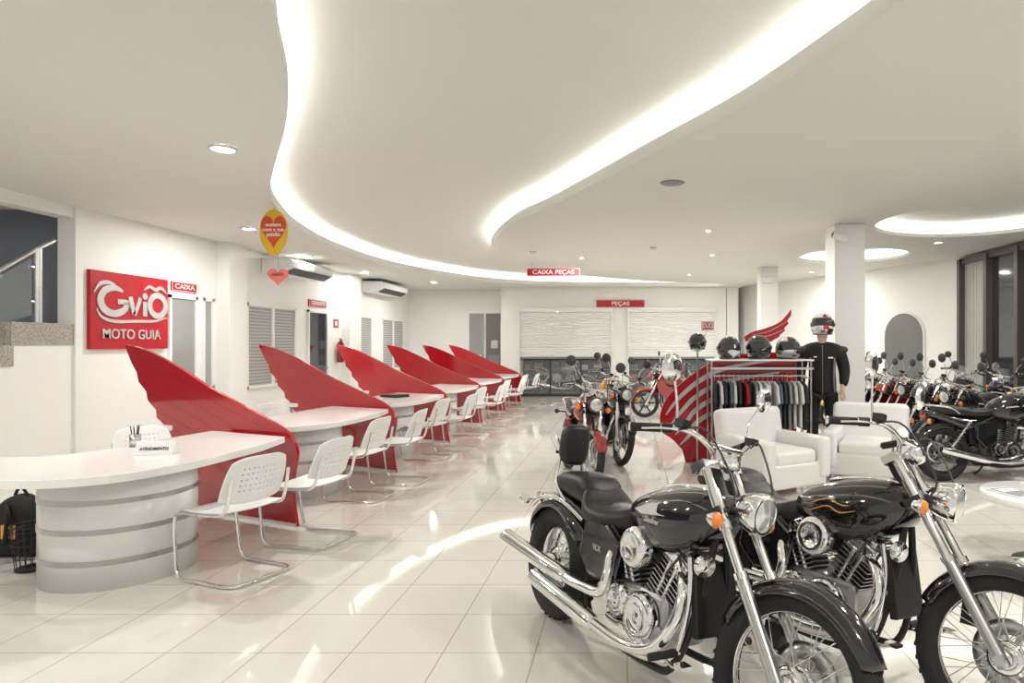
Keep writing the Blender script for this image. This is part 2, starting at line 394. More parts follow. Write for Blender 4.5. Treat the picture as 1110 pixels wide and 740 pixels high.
wall_window('window_2',10.22,10.5,.8,2.25,1,m_glassg,blind=False)
wall_window('window_3',11.4,13.1,.72,2.25,2)
wall_window('door_1',13.6,14.5,0,2.25,1,m_glassd,True)
wall_window('window_4',16.1,17.0,.9,2.25,1)
wall_window('window_5',17.7,19.4,.8,2.25,2)
k=MB(m_plastic).bx(-4.95,-3.85,19.95,20,.8,2.55).bx(-4.88,-4.43,19.93,19.96,.88,2.48,m_glassg).bx(-4.37,-3.92,19.93,19.96,.88,2.48,m_archin)
for i,(a,b,c_) in enumerate(((-4.3,.95,.35),(-4.2,1.4,.2),(-4.8,.95,.3))): k.bx(a,a+c_,19.92,19.93,b,b+.25,(m_grey,m_silver,m_text)[i])
k.make('window_6',kind='structure')
def arch(r,h,n=16): return [(-r,0),(r,0)]+[(r*cos(pi*i/n),h-r+r*sin(pi*i/n)) for i in range(n+1)]
c=A+d*(.82*L)
uu=d; k=MB(m_plastic); 
sgn=1 if uu.cross(V((0,0,1))).dot(nrm)>0 else -1
k.ext(arch(.54,2.24),c+nrm*.005,uu,(0,0,1),.02*sgn); k.ext(arch(.50,2.2),c+nrm*.026,uu,(0,0,1),.01*sgn,m_archin).make('door_2',kind='structure')
k=MB(m_glassd).bx(6.70,6.75,1,12.9,.12,3.15)
y=12.9
while y>1: k.bx(6.58,6.75,y-.1,y,0,3.2,m_brown); y-=.95
k.bx(6.62,6.76,1,12.9,0,.15,m_brown).bx(6.62,6.76,1,12.9,3.1,3.22,m_brown)
for y in(12.85,11.0,9.1): 
    for i in range(9): k.bx(6.69,6.70,y-.1-.09*i,y-.03-.09*i,.15,3.1,m_blind if y>12 else m_grey)
k.make('window_7',kind='structure')
MB(m_white).bx(6.5,6.6,9.2,9.9,1.15,1.7).bx(6.49,6.5,9.25,9.85,1.2,1.65,m_redsign).make('poster',label='small red and white notice board at the glazing',cat='poster')
MB(m_white).bx(LX,LX+.015,7.9,10.6,0,.08).bx(LX,LX+.015,11.1,15.25,0,.08).bx(LX,LX+.015,15.9,20,0,.08).make('baseboard_left',kind='structure')

def shutter(x0,x1,z0,z1):
    t=thing('roller_shutter','white slatted roller shutter, half lowered','shutter',((x0+x1)/2,BY-.02,z0),group='roller shutters')
    hw=(x1-x0)/2; n=int((z1-z0)/.07); prof=[]
    for i in range(n): prof+=[(0,i*.07),(-.02,i*.07+.02),(-.02,i*.07+.05),(0,i*.07+.065)]
    k=MB(m_plastic); vs=[V((sx*(hw-.05),p[0],p[1])) for sx in(-1,1) for p in prof]; m=len(prof)
    k.add(vs,[(i,i+1,m+i+1,m+i) for i in range(m-1)],None,False); k.bx(-hw+.05,hw-.05,-.03,.02,-.05,0,m_grey).make('slats',t)
    MB(m_white).bx(-hw,-hw+.05,-.06,.01,-z0,z1-z0).make('guide_rail',t); MB(m_white).bx(hw-.05,hw,-.06,.01,-z0,z1-z0).make('guide_rail',t)
    MB(m_white).bx(-hw,hw,-.08,.01,z1-z0-.03,z1-z0+.1).make('housing',t)
shutter(S1[0],S1[1],SB,ST); shutter(S2[0],S2[1],SB,ST)
prodcols=[(.45,.02,.02),(.6,.6,.58),(.03,.03,.035),(.5,.36,.04),(.05,.10,.25),(.2,.2,.2),(.45,.18,.05),(.03,.03,.03)]
pm=[M('package_print',c,.4,var=.3,scale=25) for c in prodcols]
def shopfront(x0,x1):
    t=thing('glass_counter_front','clear glass panel with dark frame below the shutter','counter',((x0+x1)/2,BY+.03,0),group='glass counter fronts')
    h=(x1-x0)/2
    k=MB(m_blackm).bx(-h,h,-.02,.02,0,.05).bx(-h,h,-.03,.05,SB-.08,SB-.05)
    for i in range(4): xx=-h+.02+(2*h-.04)*i/3; k.bx(xx-.015,xx+.015,-.02,.02,.05,SB-.08)
    k.make('frame',t); MB(m_clear).bx(-h,h,-.004,.004,.05,SB-.08).make('glass_pane',t)
    s=thing('wall_shelf_unit','dark shelving with small boxed parts','shelf',((x0+x1)/2,19.7,0),group='parts shelving')
    MB(m_blackm).bx(-h,h,.18,.22,0,1.9).make('back_board',s)
    for z in(.05,.42,.74,1.06): MB(m_grey).bx(-h,h,-.1,.18,z,z+.02).make('shelf_board',s)
    for zz in(.44,.76,1.08):
        x=x0+.1
        while x<x1-.3:
            wd=random.uniform(.1,.28); hh=random.uniform(.10,.24)
            MB(random.choice(pm)).box((0,0,hh/2),(wd,.15,hh)).box((0,-.077,hh*.55),(wd*.7,.004,hh*.3),random.choice(pm)).make('product_box',label='small printed cardboard parts package on a shelf',cat='box',loc=(x+wd/2,19.7,zz+.001),group='packages on the parts shelves')
            x+=wd+random.uniform(.05,.3)
shopfront(*S1); shopfront(*S2)

# ---------------------------------------------------------------- signs
def sign(label,txts,c,w_,h_,u,hang=0,tw=None):
    u=V(u); v=V((0,0,1)); n=u.cross(v)
    t=thing('sign',label,'sign',c)
    MB(m_redsign).ext([(-w_/2,-h_/2),(w_/2,-h_/2),(w_/2,h_/2),(-w_/2,h_/2)],(0,0,0),u,v,.02).make('board',t)
    k=MB(m_text); b=.006
    for a in((-w_/2+b,w_/2-b,h_/2-2*b,h_/2-b),(-w_/2+b,w_/2-b,-h_/2+b,-h_/2+2*b),(-w_/2+b,-w_/2+2*b,-h_/2+b,h_/2-b),(w_/2-2*b,w_/2-b,-h_/2+b,h_/2-b)):
        k.ext([(a[0],a[2]),(a[1],a[2]),(a[1],a[3]),(a[0],a[3])],n*.02,u,v,.003)
    k.make('border',t)
    text(txts,h_*.72,n*.024,u,v,m_text,'lettering',t,.003,tw or w_*.78)
    if hang:
        q=MB(m_steel)
        for s_ in(-.4,.4): q.cyl(u*(s_*w_)+V((0,0,h_/2)),u*(s_*w_)+V((0,0,h_/2+hang)),.006,n=6)
        q.make('hanger',t)
sign('red hanging sign reading CAIXA PEÇAS in white','CAIXA PEÇAS',(-1.52,13.3,3.0),1.10,.17,(1,0,0),.115)
sign('red wall sign reading PEÇAS above the shutters','PEÇAS',(-.2,BY-.03,2.72),1.42,.22,(1,0,0),0,.52)
sign('red sign reading CAIXA above cashier window','CAIXA',(LX,9.82,2.38),.56,.14,(0,1,0))
sign('small red sign over a door','GERENTE',(LX,14.05,2.4),.8,.16,(0,1,0))
sign('small red sign reading DUO over helmet stand','DUO',(1.0,8.05,1.74),.15,.11,(1,0,0))
t=thing('logo_sign','red square panel with metallic motorcycle-shaped logo and lettering','sign',(LX,8.74,1.95))
MB(m_redsign).bx(0,.05,-.68,.68,-.5,.5).make('panel',t,bevel=.004)
k=MB(m_silver); O=(.052,0,0);U=(0,1,0);Z=(0,0,1); TH=.012; g=1.1
k.ribb([(-.32+.22*cos(a),.13+.17*sin(a)) for a in[R(x) for x in(50,90,135,180,225,270,315,350)]],[x*g for x in[.03,.07,.085,.095,.09,.08,.08,.075]],O,U,Z,TH)
k.ribb([(-.08,.12),(-.16,.125),(-.26,.12)],.065,O,U,Z,TH)
k.ribb([(-.64,.22),(-.55,.33),(-.42,.36),(-.30,.34)],[.01,.05,.05,.01],O,U,Z,TH)
k.ribb([(-.05,.20),(.02,-.03)],[.075,.06],O,U,Z,TH); k.ribb([(.02,-.04),(.08,.07),(.13,.20)],[.07,.06,.055],O,U,Z,TH)
k.ribb([(.215,-.05),(.215,.15)],.075,O,U,Z,TH); k.cyl((.052,.215,.225),(.052+TH,.215,.225),.046,n=20)
k.ribb([(.46+.155*cos(a),.11+.145*sin(a)) for a in[2*pi*i/12 for i in range(12)]],.085,O,U,Z,TH,closed=True)
k.ribb([(.20,.31),(.30,.37),(.42,.33),(.52,.37),(.64,.29)],[.012,.045,.05,.05,.012],O,U,Z,TH)
k.ribb([(-.60,.02),(-.52,-.09),(-.30,-.14),(.05,-.125),(.40,-.11),(.64,-.05)],[x*g for x in[.01,.03,.04,.035,.03,.01]],O,U,Z,TH)
k.make('emblem',t)
text('MOTO GUIA',.18,(.058,0,-.31),(0,1,0),(0,0,1),m_silver,'lettering',t,.006,1.02,bold=.012)

def heart(n=40,s=1): 
    return [(s*16*sin(a)**3/17,s*(13*cos(a)-5*cos(2*a)-2*cos(3*a)-cos(4*a))/17) for a in[2*pi*i/n for i in range(n)]]
t=thing('hanging_heart_banner','orange-red heart hanging promotional banner with yellow edge','banner',(-4.35,7.95,2.9))
MB(m_yellow).ext([(.175*cos(a),.27*sin(a)-(.03 if sin(a)<-.9 else 0)) for a in[2*pi*i/32 for i in range(32)]],(0,0,0),(1,0,0),(0,0,1),.008).make('card',t)
MB(m_redor).ext([(a*.92,b*1.35+.02) for a,b in heart(s=.178)],(0,-.009,0),(1,0,0),(0,0,1),.004).make('inner_heart',t)
for i,l in enumerate(['acelere','com a sua','paixão']): text(l,.065,(0,-.016,.08-.06*i),(1,0,0),(0,0,1),m_text,'lettering',t,.002)
MB(m_grey).cyl((0,0,.26),(0,0,CZ-2.9),.003,n=5).make('string',t)
t=thing('hanging_heart_banner','small pale red heart banner hanging near the wall','banner',(-5.95,11.0,2.68))
MB(m_redpale).ext([(a,b*.9) for a,b in heart(s=.19)],(0,0,0),(1,0,0),(0,0,1),.008).make('card',t)
text('paixão',.08,(0,-.006,.03),(1,0,0),(0,0,1),m_yellow,'lettering',t,.002)
MB(m_grey).cyl((0,0,.12),(0,0,CZ-2.68),.003,n=5).make('string',t)

def ac(y0,y1,z):
    t=thing('air_conditioner','white wall-mounted air conditioner with dark louvre','air conditioner',(LX,(y0+y1)/2,z),group='air conditioners')
    h=(y1-y0)/2
    MB(m_plastic).ext([(.001,-.12),(.38,-.12),(.55,-.03),(.58,.10),(.5,.15),(.001,.15)],(0,h,0),(1,0,0),(0,0,1),2*h).make('casing',t,bevel=.02)
    MB(m_texd).ext([(.40,-.118),(.555,-.035),(.565,-.03),(.40,-.13)],(0,h-.08,0),(1,0,0),(0,0,1),2*h-.16).make('louvre',t)
ac(11.9,13.6,2.96); ac(16.4,18.2,2.98)
t=thing('fire_extinguisher','red wall-mounted fire extinguisher with black hose','fire extinguisher',(LX+.11,14.95,1.1))
MB(m_redpaint).lathe([(0,0),(.07,0),(.08,.03),(.08,.42),(.05,.48),(.025,.5),(0,.5)]).make('cylinder_body',t)
MB(m_texd).cyl((0,0,.5),(0,0,.56),.02).tube([(0,0,.54),(.06,-.06,.5),(.09,-.06,.3),(.08,-.03,.1)],.012).make('hose',t)
MB(m_redsign).bx(LX,LX+.008,14.82,15.08,1.9,2.1).bx(LX+.008,LX+.01,14.9,15.0,1.95,2.05,m_text).make('extinguisher_sign',label='small red and white extinguisher wall sign',cat='sign')
t=thing('security_camera','small white security camera on the column','camera',(2.94,9.0,3.02))
MB(m_white).bx(-.05,.05,-.0,.05,-.04,.04).tube([(0,0,0),(0,-.08,0),(0,-.12,-.02)],.015).make('bracket',t)
MB(m_white).cyl((-.12,-.13,-.0),(.08,-.13,-.05),.05).cyl((-.12,-.13,-.0),(-.125,-.13,.001),.035,mat=m_texd).make('camera_body',t)
t=thing('emergency_light','small white twin-lamp fitting on the column','light',(3.05,13.97,2.9))
MB(m_white).bx(-.12,.12,-.04,.02,-.06,.06).make('box_body',t,bevel=.01)

# ---------------------------------------------------------------- service stations
SP=2.28
def wingthing(loc,label):
    t=thing('wing_divider',label,'divider',loc,group='red wing dividers')
    u=V((-.914,.403,0)).normalized(); v=V((0,0,1)); n=u.cross(v)
    if n.y>0:n=-n
    top=cr([(2.36,1.505,0),(2.1,1.47,0),(1.78,1.38,0),(1.4,1.24,0),(1.1,1.12,0),(.8,1.02,0),(.5,.92,0),(.2,.82,0),(.06,.73,0),(0,.60,0),(.04,.42,0),(.04,.2,0),(.0,0,0)],3)
    left=[(1.48,0),(1.44,.25),(1.50,.48),(1.60,.62),(1.72,.68),(1.72,.74),(1.86,.82),(1.87,.89),(2.0,.98),(2.02,1.06),(2.14,1.15),(2.17,1.24),(2.26,1.34),(2.34,1.47)]
    poly=[(p.x,p.y) for p in top]+left
    o=V((0,0,0)); s=1 if u.cross(v).dot(n)>0 else -1
    MB(m_red).ext(poly,o,u,v,.03*s).make('panel',t,bevel=.004)
    k=MB(m_redd)
    for (a0,b0),(a1,b1),(a2,b2),(a3,b3) in [((2.15,1.24),(1.6,1.06),(1.0,.86),(.40,.66)),((2.0,1.06),(1.55,.92),(1.0,.74),(.45,.52)),((1.85,.89),(1.5,.78),(1.0,.60),(.55,.38)),((1.70,.74),(1.4,.62),(1.0,.44),(.65,.22)),((2.26,1.40),(1.6,1.21),(1.0,.98),(.35,.78))]:
        k.ribb([(a,b) for a,b in((a0,b0),(a1,b1),(a2,b2),(a3,b3))],[.008,.014,.013,.003],o+n*.030,u,v,.0015*s)
    k.make('feather_line',t)
    MB(m_steel).ext([(0,0),(1.48,0),(1.48,.03),(0,.03)],n*.031,u,v,.012*s).make('base_strip',t)
    return t
def desk(loc):
    t=thing('service_desk','white lacquered curved desk with drum base and steel bands','desk',loc,group='service desks')
    top=[(-.07,-.10),(-.02,-.5),(-.06,-1.2),(-.2,-1.60),(-.45,-1.78),(-.8,-1.80),(-1.3,-1.70),(-1.85,-1.55),(-1.95,-1.42),(-1.9,-1.2),(-1.6,-1.10),(-1.2,-1.02),(-1.0,-.75),(-.98,-.3),(-1.0,.25),(-.9,.27)]
    P=[(p.x,p.y) for p in cr([(a,b,0) for a,b in top[1:14]],4)]
    P=[top[0]]+P+[top[15]]
    MB(m_white).ext(P,(0,0,.71),(1,0,0),(0,1,0),.045).make('desk_top',t,bevel=.006)
    c=(-.66,-1.04)
    MB(m_white).lathe([(0,0),(.425,0),(.425,.71),(0,.71)],(c[0],c[1],0),n=64).make('drum_base',t)
    for z in(.17,.36,.54): MB(m_band).lathe([(.42,z-.016),(.4285,z-.016),(.4285,z+.016),(.42,z+.016)],(c[0],c[1],0),n=64,closed=True,smooth=False).make('steel_band',t)
    MB(m_white).bx(-1.85,-1.05,-1.2,-1.17,.60,.71).make('modesty_panel',t)
    MB(m_steel).cyl((-1.78,-1.3,0),(-1.78,-1.3,.71),.025).make('leg',t)
    return t
d0=desk((-2.72,5.36,0)); w0=wingthing((-2.72,5.36,0),'glossy red wing-shaped desk divider')
for i in range(1,6):
    dup(d0,(-2.72,5.36+SP*i,0),(0,0,0)); dup(w0,(-2.72,5.36+SP*i,0),(0,0,0))

def chair():
    t=thing('cantilever_chair','white perforated plastic chair on chrome cantilever frame','chair',group='cantilever visitor chairs')
    def fs(u,v):
        y=(v-.5)*.45*(1-.10*max(0,u-.6)); e=abs(2*v-1)
        return V((.235-.44*u-(.03*e**4 if u<.1 else 0),y,.452-.035*max(0,(.2-u)/.2)**2-.012*sin(pi*u)+.012*e*e))
    MB(m_plastic).shell(fs,33,37,skip=lambda i,j:i%2==1 and j%3==1 and 6<i<28 and 5<j<31).make('seat',t,solid=.010)
    def fb(u,v):
        e=2*v-1; ww=.44*(1-.14*u**3)
        return V((-.215-.09*u+.05*e*e,(v-.5)*ww,.50+.30*u-.035*(abs(e)**4)*u+.03*(abs(e)**4)*(1-u)))
    MB(m_plastic).shell(fb,25,43,skip=lambda i,j:i%3==0 and j%3==0 and 5<i<20 and 8<j<35).make('backrest',t,solid=.010)
    k=MB(m_chrome); h=[(-.27,.20,.68),(-.235,.205,.52),(-.19,.21,.45),(-.1,.21,.435),(.12,.21,.43),(.22,.21,.42),(.25,.21,.37),(.235,.215,.2),(.215,.22,.06),(.17,.22,.014),(.05,.22,.014),(-.2,.22,.014),(-.28,.19,.014),(-.30,.12,.014)]
    pts=h+[(a,-b,c) for a,b,c in h[::-1]]
    k.tube(pts,.011,8,sm=3); k.cyl((-.1,-.21,.435),(-.1,.21,.435),.008,n=8).cyl((.15,-.21,.43),(.15,.21,.43),.008,n=8).make('frame',t)
    return t
ch=chair(); ch.location=(-2.60,4.25,0); ch.rotation_euler=(0,0,R(158))
pos=[(-2.46,4.98,168),(-2.66,6.35,172),(-2.52,7.1,178)]
for i,(a1,a2) in enumerate(((170,176),(168,175),(172,180),(170,175))):
    yb=5.36+SP*(i+2); pos+=[(-2.68,yb-1.35,a1),(-2.5,yb-.6,a2)]
for x,y,a in pos: dup(ch,(x,y,0),(0,0,R(a)))
for i in range(6): dup(ch,(-3.96 if i==0 else -4.1,5.40+SP*i,0),(0,0,R(-35)),'white perforated staff chair behind the desk')

t=thing('desk_sign','folded white table card with printed lines','sign',(-3.22,4.42,.756),(0,0,R(8)))
MB(m_paper).ext([(-.05,0),(.05,0),(.008,.085),(-.008,.085)],(-.12,0,0),(0,1,0),(0,0,1),.24).make('card',t)
text('ATENDIMENTO',.03,(0,-.034,.04),(1,0,0),V((0,.45,.9)),m_texd,'lettering',t,.001,.18)
t=thing('pen_holder','round steel pen holder with black pens','pen holder',(-3.62,4.75,.756))
MB(m_steel).lathe([(0,0),(.035,0),(.035,.09),(.03,.09),(.03,.01),(0,.01)]).make('cup',t)
for i in range(4): MB(m_texd).cyl((.012*cos(i*1.7),.012*sin(i*1.7),.012),(.03*cos(i*1.7),.03*sin(i*1.7),.15),.004,n=6).make('pen',t)
t=thing('laptop','black laptop lying closed on the desk','laptop',(-3.35,9.3,.757),(0,0,R(150)))
MB(m_blackm).box((0,0,.01),(.34,.24,.02)).make('keyboard_base',t,bevel=.004)
MB(m_blackm).box((0,0,.03),(.34,.24,.012)).make('screen',t,bevel=.004)
t=thing('wire_wastebasket','dark wire mesh wastebasket on the floor','wastebasket',(-3.98,4.34,0))
k=MB(m_blackm)
for z in(.01,.09,.18,.27,.30): rr=.10+.1*z; k.tube([(rr*cos(2*pi*i/12),rr*sin(2*pi*i/12),z) for i in range(12)],.004,5,closed=True,sm=2)
for i in range(20): a=2*pi*i/20; k.cyl((.10*cos(a),.10*sin(a),.01),(.13*cos(a),.13*sin(a),.3),.0025,n=4)
k.make('mesh_body',t); MB(m_blackm).lathe([(0,.008),(.1,.008),(.1,.014),(0,.014)]).make('bottom',t)
t=thing('backpack','black backpack slumped under the desk','bag',(-4.34,4.62,0))
MB(m_fabric).body([(-.18,.05,.0,.12),(-.14,.10,0,.34),(0,.12,0,.44),(.12,.11,0,.36),(.18,.05,.02,.15)]).make('bag_body',t)
MB(m_fabric).tube([(0,-.11,.38),(.05,-.15,.3),(.02,-.14,.12)],.015).tube([(-.04,0,.43),(0,0,.49),(.05,0,.43)],.01).make('strap',t)
MB(m_gold).box((.03,-.125,.2),(.1,.01,.1)).make('patch',t,bevel=.004)
# ---------------------------------------------------------------- motorcycles
def motorcycle(label,loc,head,lean=8,steer=0,cruiser=True,paint=m_black,backrest=False,cast=False,screen=False,decal=None,group=None,exh=m_chrome,seatm=m_leather,lo=False):
    t=thing('motorcycle',label,'motorcycle',(loc[0],loc[1],0),(R(-lean),0,head),group)
    wb=1.65 if cruiser else 1.32; kx=wb/1.65
    Rr,hr=(.315,.08) if cruiser else (.31,.055)
    Rf,hf=(.325,.048) if cruiser else (.305,.040)
    ra=V((-wb/2,0,Rr));fa=V((wb/2,0,Rf)); rk=R(35 if cruiser else 27); ax=V((-sin(rk),0,cos(rk))); LF=.83 if cruiser else .74
    P=fa+ax*.5; S=Matrix.Translation(P)@Matrix.Rotation(R(steer),4,ax)@Matrix.Translation(-P)
    fy=.10 if cruiser else .085
    N=32 if lo else 48
    mrim=m_blackm if cast else (m_darkchrome if lo else m_chrome)
    def wheel(nm,c,Rw,hw,xf,side,other):
        h=hw*.95; prof=[]
        for i in range(14):
            a=2*pi*i/14; ca,sa=cos(a),sin(a); prof.append((Rw-h+h*math.copysign(abs(ca)**.8,ca),hw*math.copysign(abs(sa)**.8,sa)))
        w_=MB(m_rubber,xf).lathe(prof,c,(0,1,0),N,closed=True)
        if not lo:
            for i in range(40):
                a=2*pi*i/40
                for sg in(-1,1): w_.box(c+V(((Rw-.002)*cos(a),sg*hw*.35,(Rw-.002)*sin(a))),(.012,hw*.5,.006),rot=Matrix.Rotation(-a+pi/2,3,'Y')@Matrix.Rotation(sg*.5,3,'Z'))
        tw=w_.make(nm,t)
        ri=Rw-2*h+.012; b=hw*.62
        MB(mrim,xf).lathe([(ri+.016,-b),(ri+.012,-b*.8),(ri-.008,-b*.7),(ri-.016,0),(ri-.008,b*.7),(ri+.012,b*.8),(ri+.016,b),(ri+.004,0)],c,(0,1,0),N,closed=True).make('rim',tw)
        k=MB(mrim,xf)
        k.lathe([(0,-hw-.02),(.03,-hw-.02),(.035,-hw*.5),(.03,0),(.035,hw*.5),(.03,hw+.02),(0,hw+.02)],c,(0,1,0),20)
        if cast:
            for i in range(6):
                a=2*pi*i/6
                k.box(c+V((cos(a),0,sin(a)))*(ri*.52),(ri*.98,.03,.028),rot=Matrix.Rotation(-a,3,'Y'))
        else:
            for sg in(-1,1): k.lathe([(.03,sg*hw*.5),(.062,sg*hw*.52),(.062,sg*hw*.62),(.03,sg*hw*.65)],c,(0,1,0),20,closed=True)
            ns=20 if lo else 40
            for i in range(ns):
                a=2*pi*i/ns; sg=1 if i%2 else -1; da=.55 if (i//2)%2 else -.55
                k.cyl(c+V((.06*cos(a+da),sg*hw*.57,.06*sin(a+da))),c+V(((ri-.01)*cos(a),0,(ri-.01)*sin(a))),.0022,n=5,mat=m_steel)
        k.make('spoked_hub',tw)
        dd=MB(m_steel,xf); dd.lathe([(.075,side*(hw+.028)),(.135,side*(hw+.028)),(.135,side*(hw+.033)),(.075,side*(hw+.033))],c,(0,1,0),32,closed=True)
        for i in range(5): a=2*pi*i/5; dd.box(c+V((.055*cos(a),side*(hw+.026),.055*sin(a))),(.06,.006,.018),rot=Matrix.Rotation(-a,3,'Y'))
        dd.make('brake_disc',tw)
    wheel('front_wheel',fa,Rf,hf,S,1 if cruiser else -1,0); wheel('rear_wheel',ra,Rr,hr,None,1,0)
    def fender(nm,c,Rw,hw,a0,a1,xf,drop,mat):
        def fn(u,v):
            a=R(a0+(a1-a0)*u); b=(v-.5)*2*R(85); taper=1-.35*max(0,(abs(u-.5)-.3)/.2)**2
            r=Rw+.022-drop*(1-cos(b)); 
            return c+V((r*cos(a),hw*sin(b)*taper,r*sin(a)))
        return MB(mat,xf).shell(fn,28,12).make(nm,t,solid=.005)
    fender('front_fender',fa,Rf,hf+.024,28 if cruiser else 25,158 if cruiser else 145,S,.06 if cruiser else .05,paint if cruiser else m_blackm if paint is m_black else paint)
    fender('rear_fender',ra,Rr+.025,hr+.025,28 if cruiser else 60,165 if cruiser else 150,None,.09,paint)
    if cruiser:
        for sg in(-1,1): MB(m_chrome).tube([(ra.x+.35,sg*.115,.60),(ra.x+.1,sg*.12,.66),(ra.x-.12,sg*.115,.63),(ra.x-.26,sg*.10,.55)],.012).make('fender_strut',t)
    k=MB(m_steel,S)
    for sg in(-1,1):
        b=fa+V((0,sg*fy,0)); k.cyl(b+ax*-.03,b+ax*.36,.025,.023,16); k.cyl(b+ax*.36,b+ax*.385,.028,.028,16,m_chrome); k.cyl(b+ax*.38,b+ax*LF,.0185,n=14,mat=m_chrome)
        if cruiser: k.cyl(b+ax*(LF-.28),b+ax*(LF-.12),.026,n=16,mat=m_chrome)
        k.cyl(b+V((0,-.0,0)),b+V((0,sg*.035,0)),.02,n=12)
    for q,mm in((LF-.22,m_blackm),(LF-.02,m_chrome)):
        k.box(fa+ax*q+V((-.02,0,0)),(.07,fy*2+.06,.035),mm,Matrix.Rotation(-rk,3,'Y'))
    k.cyl(fa+V((0,-fy-.03,0)),fa+V((0,fy+.03,0)),.012,n=10)
    k.box(fa+ax*.16+V((-.06,(1 if cruiser else -1)*(fy+.0),-.02)),(.07,.06,.09),m_blackm).make('front_fork',t)
    T=fa+ax*LF
    hp=fa+ax*(LF-.18 if cruiser else LF-.10)+V((.12 if cruiser else .11,0,0)); hr_=.082 if cruiser else .085
    hl=MB(m_chrome if cruiser else m_black,S).lathe([(0,-.10),(.045,-.095),(.07,-.05),(hr_,.0),(hr_,.03),(hr_-.008,.036)],hp,(1,0,-.06),28).make('headlight',t)
    MB(m_lens,S).lathe([(hr_-.006,.030),(.055,.042),(0,.050)],hp,(1,0,-.06),28).make('lens',hl)
    MB(m_blackm,S).tube([hp+V((-.08,-fy,0)),hp+V((-.04,-hr_,0)),hp+V((-.04,hr_,0)),hp+V((-.08,fy,0))],.008).make('headlight_bracket',t)
    up=.085 if cruiser else .07; hwid=.34 if cruiser else .33; bk=.20 if cruiser else .12
    def hb(sg): return [T+V((0,sg*.045,-.02)),T+V((0,sg*.05,.03)),T+V((.015,sg*.12,up-.01)),T+V((-.04,sg*(hwid-.11),up+.03)),T+V((-bk,sg*hwid,up+.0))]
    a=hb(1);b=hb(-1)
    MB(m_chrome,S).tube(a,.0118,10).tube(b,.0118,10).cyl(a[2],b[2],.0118,n=10).make('handlebar',t)
    for sg in(-1,1):
        h_=hb(sg); e=h_[-1]; dr=(h_[-1]-h_[-2]).normalized()
        MB(m_rubber,S).cyl(e-dr*.11,e+dr*.012,.0175,n=14).cyl(e+dr*.012,e+dr*.02,.019,n=14,mat=m_chrome).make('grip',t)
        MB(m_blackm,S).cyl(e-dr*.16,e-dr*.115,.02,n=12).box(e-dr*.17+V((.03,0,.025)),(.045,.045,.03)).tube([e-dr*.14+V((.03,0,0)),e-dr*.06+V((.06,0,.005)),e+V((.045,0,-.0))],.005,6,m_chrome).make('lever',t)
        MB(m_texd,S).tube([e-dr*.15+V((.04,0,0)),e-dr*.22+V((.08,-sg*.03,.0)),hp+V((-.03,sg*.13,.06)),hp+V((-.13,sg*.08,-.06)),hp+V((-.2,sg*.06,-.16))],.0045,6).make('cable',t)
        mp=e-dr*.17; mq=mp+V((.0,sg*.07,.20)); 
        mm=MB(m_chrome,S).tube([mp+V((0,0,.02)),mp+V((-.01,sg*.01,.10)),mq],.0055,6)
        mm.lathe([(0,.018),(.035,.016),(.056,.004),(.058,-.006)],mq+V((0,sg*.02,.03)),(1,0,0),20,m_chrome if cruiser else m_texd)
        mo=mm.make('mirror',t); MB(m_mirror,S).lathe([(0,-.0062),(.055,-.0062)],mq+V((0,sg*.02,.03)),(1,0,0),20).make('mirror_glass',mo)
        sp=hp+V((-.06,sg*(.18 if cruiser else .17),-.05))
        so=MB(m_chrome if cruiser else m_blackm,S).cyl(hp+V((-.07,sg*fy,-.05)),sp,.008,n=8).lathe([(0,-.045),(.02,-.035),(.03,-.005),(.031,.005)],sp,(1,0,0),16).make('turn_signal',t)
        MB(m_orange,S).lathe([(.031,.004),(.024,.018),(0,.024)],sp,(1,0,0),16).make('amber_lens',so)
        rp=V((ra.x-.22,sg*.17,.60 if cruiser else .66))
        so=MB(m_chrome if cruiser else m_blackm).cyl((rp.x,sg*.05,rp.z),rp,.008,n=8).lathe([(0,.045),(.02,.035),(.03,.005),(.031,-.005)],rp,(1,0,0),16).make('turn_signal',t)
        MB(m_orange).lathe([(.031,-.004),(.024,-.018),(0,-.024)],rp,(1,0,0),16).make('amber_lens',so)
    MB(m_chrome,S).lathe([(0,-.05),(.03,-.045),(.048,0),(.048,.01),(.042,.012)],T+V((.05,0,.03)),(-.5,0,.85),24).lathe([(0,.011),(.043,.011)],T+V((.05,0,.03)),(-.5,0,.85),24,m_texd).make('speedometer',t)
    k=MB(m_blackm)
    hd_=fa+ax*(LF-.12)+V((-.05,0,0)); k.cyl(hd_+ax*-.10,hd_+ax*.08,.032,n=14)
    for sg in(-1,1):
        k.tube([hd_+ax*-.05,V((.40*kx,sg*.07,.5)),V((.34*kx,sg*.12,.22)),V((.2*kx,sg*.13,.16)),V((-.22*kx,sg*.13,.17)),V((-.36*kx,sg*.12,.3)),V((-.38*kx,sg*.11,.58)),V((-.75*kx,sg*.10,.68))],.016)
        k.tube([hd_,V((.1*kx,sg*.04,.76)),V((-.36*kx,sg*.09,.60))],.018)
        k.box(((ra.x-.32*kx)/2,sg*(hr+.045),.31),(abs(ra.x+.32*kx),.03,.05))
        k.cyl(ra+V((0,sg*(hr+.03),0)),ra+V((0,sg*(hr+.075),0)),.018,n=10,mat=m_chrome)
    if cruiser: k.box((-.30,0,.47),(.26,.20,.24)); k.box((-.1,0,.60),(.5,.10,.12))
    else: k.box((-.28,0,.52),(.2,.18,.24)); k.box((-.0,0,.66),(.4,.08,.1))
    k.make('frame',t)
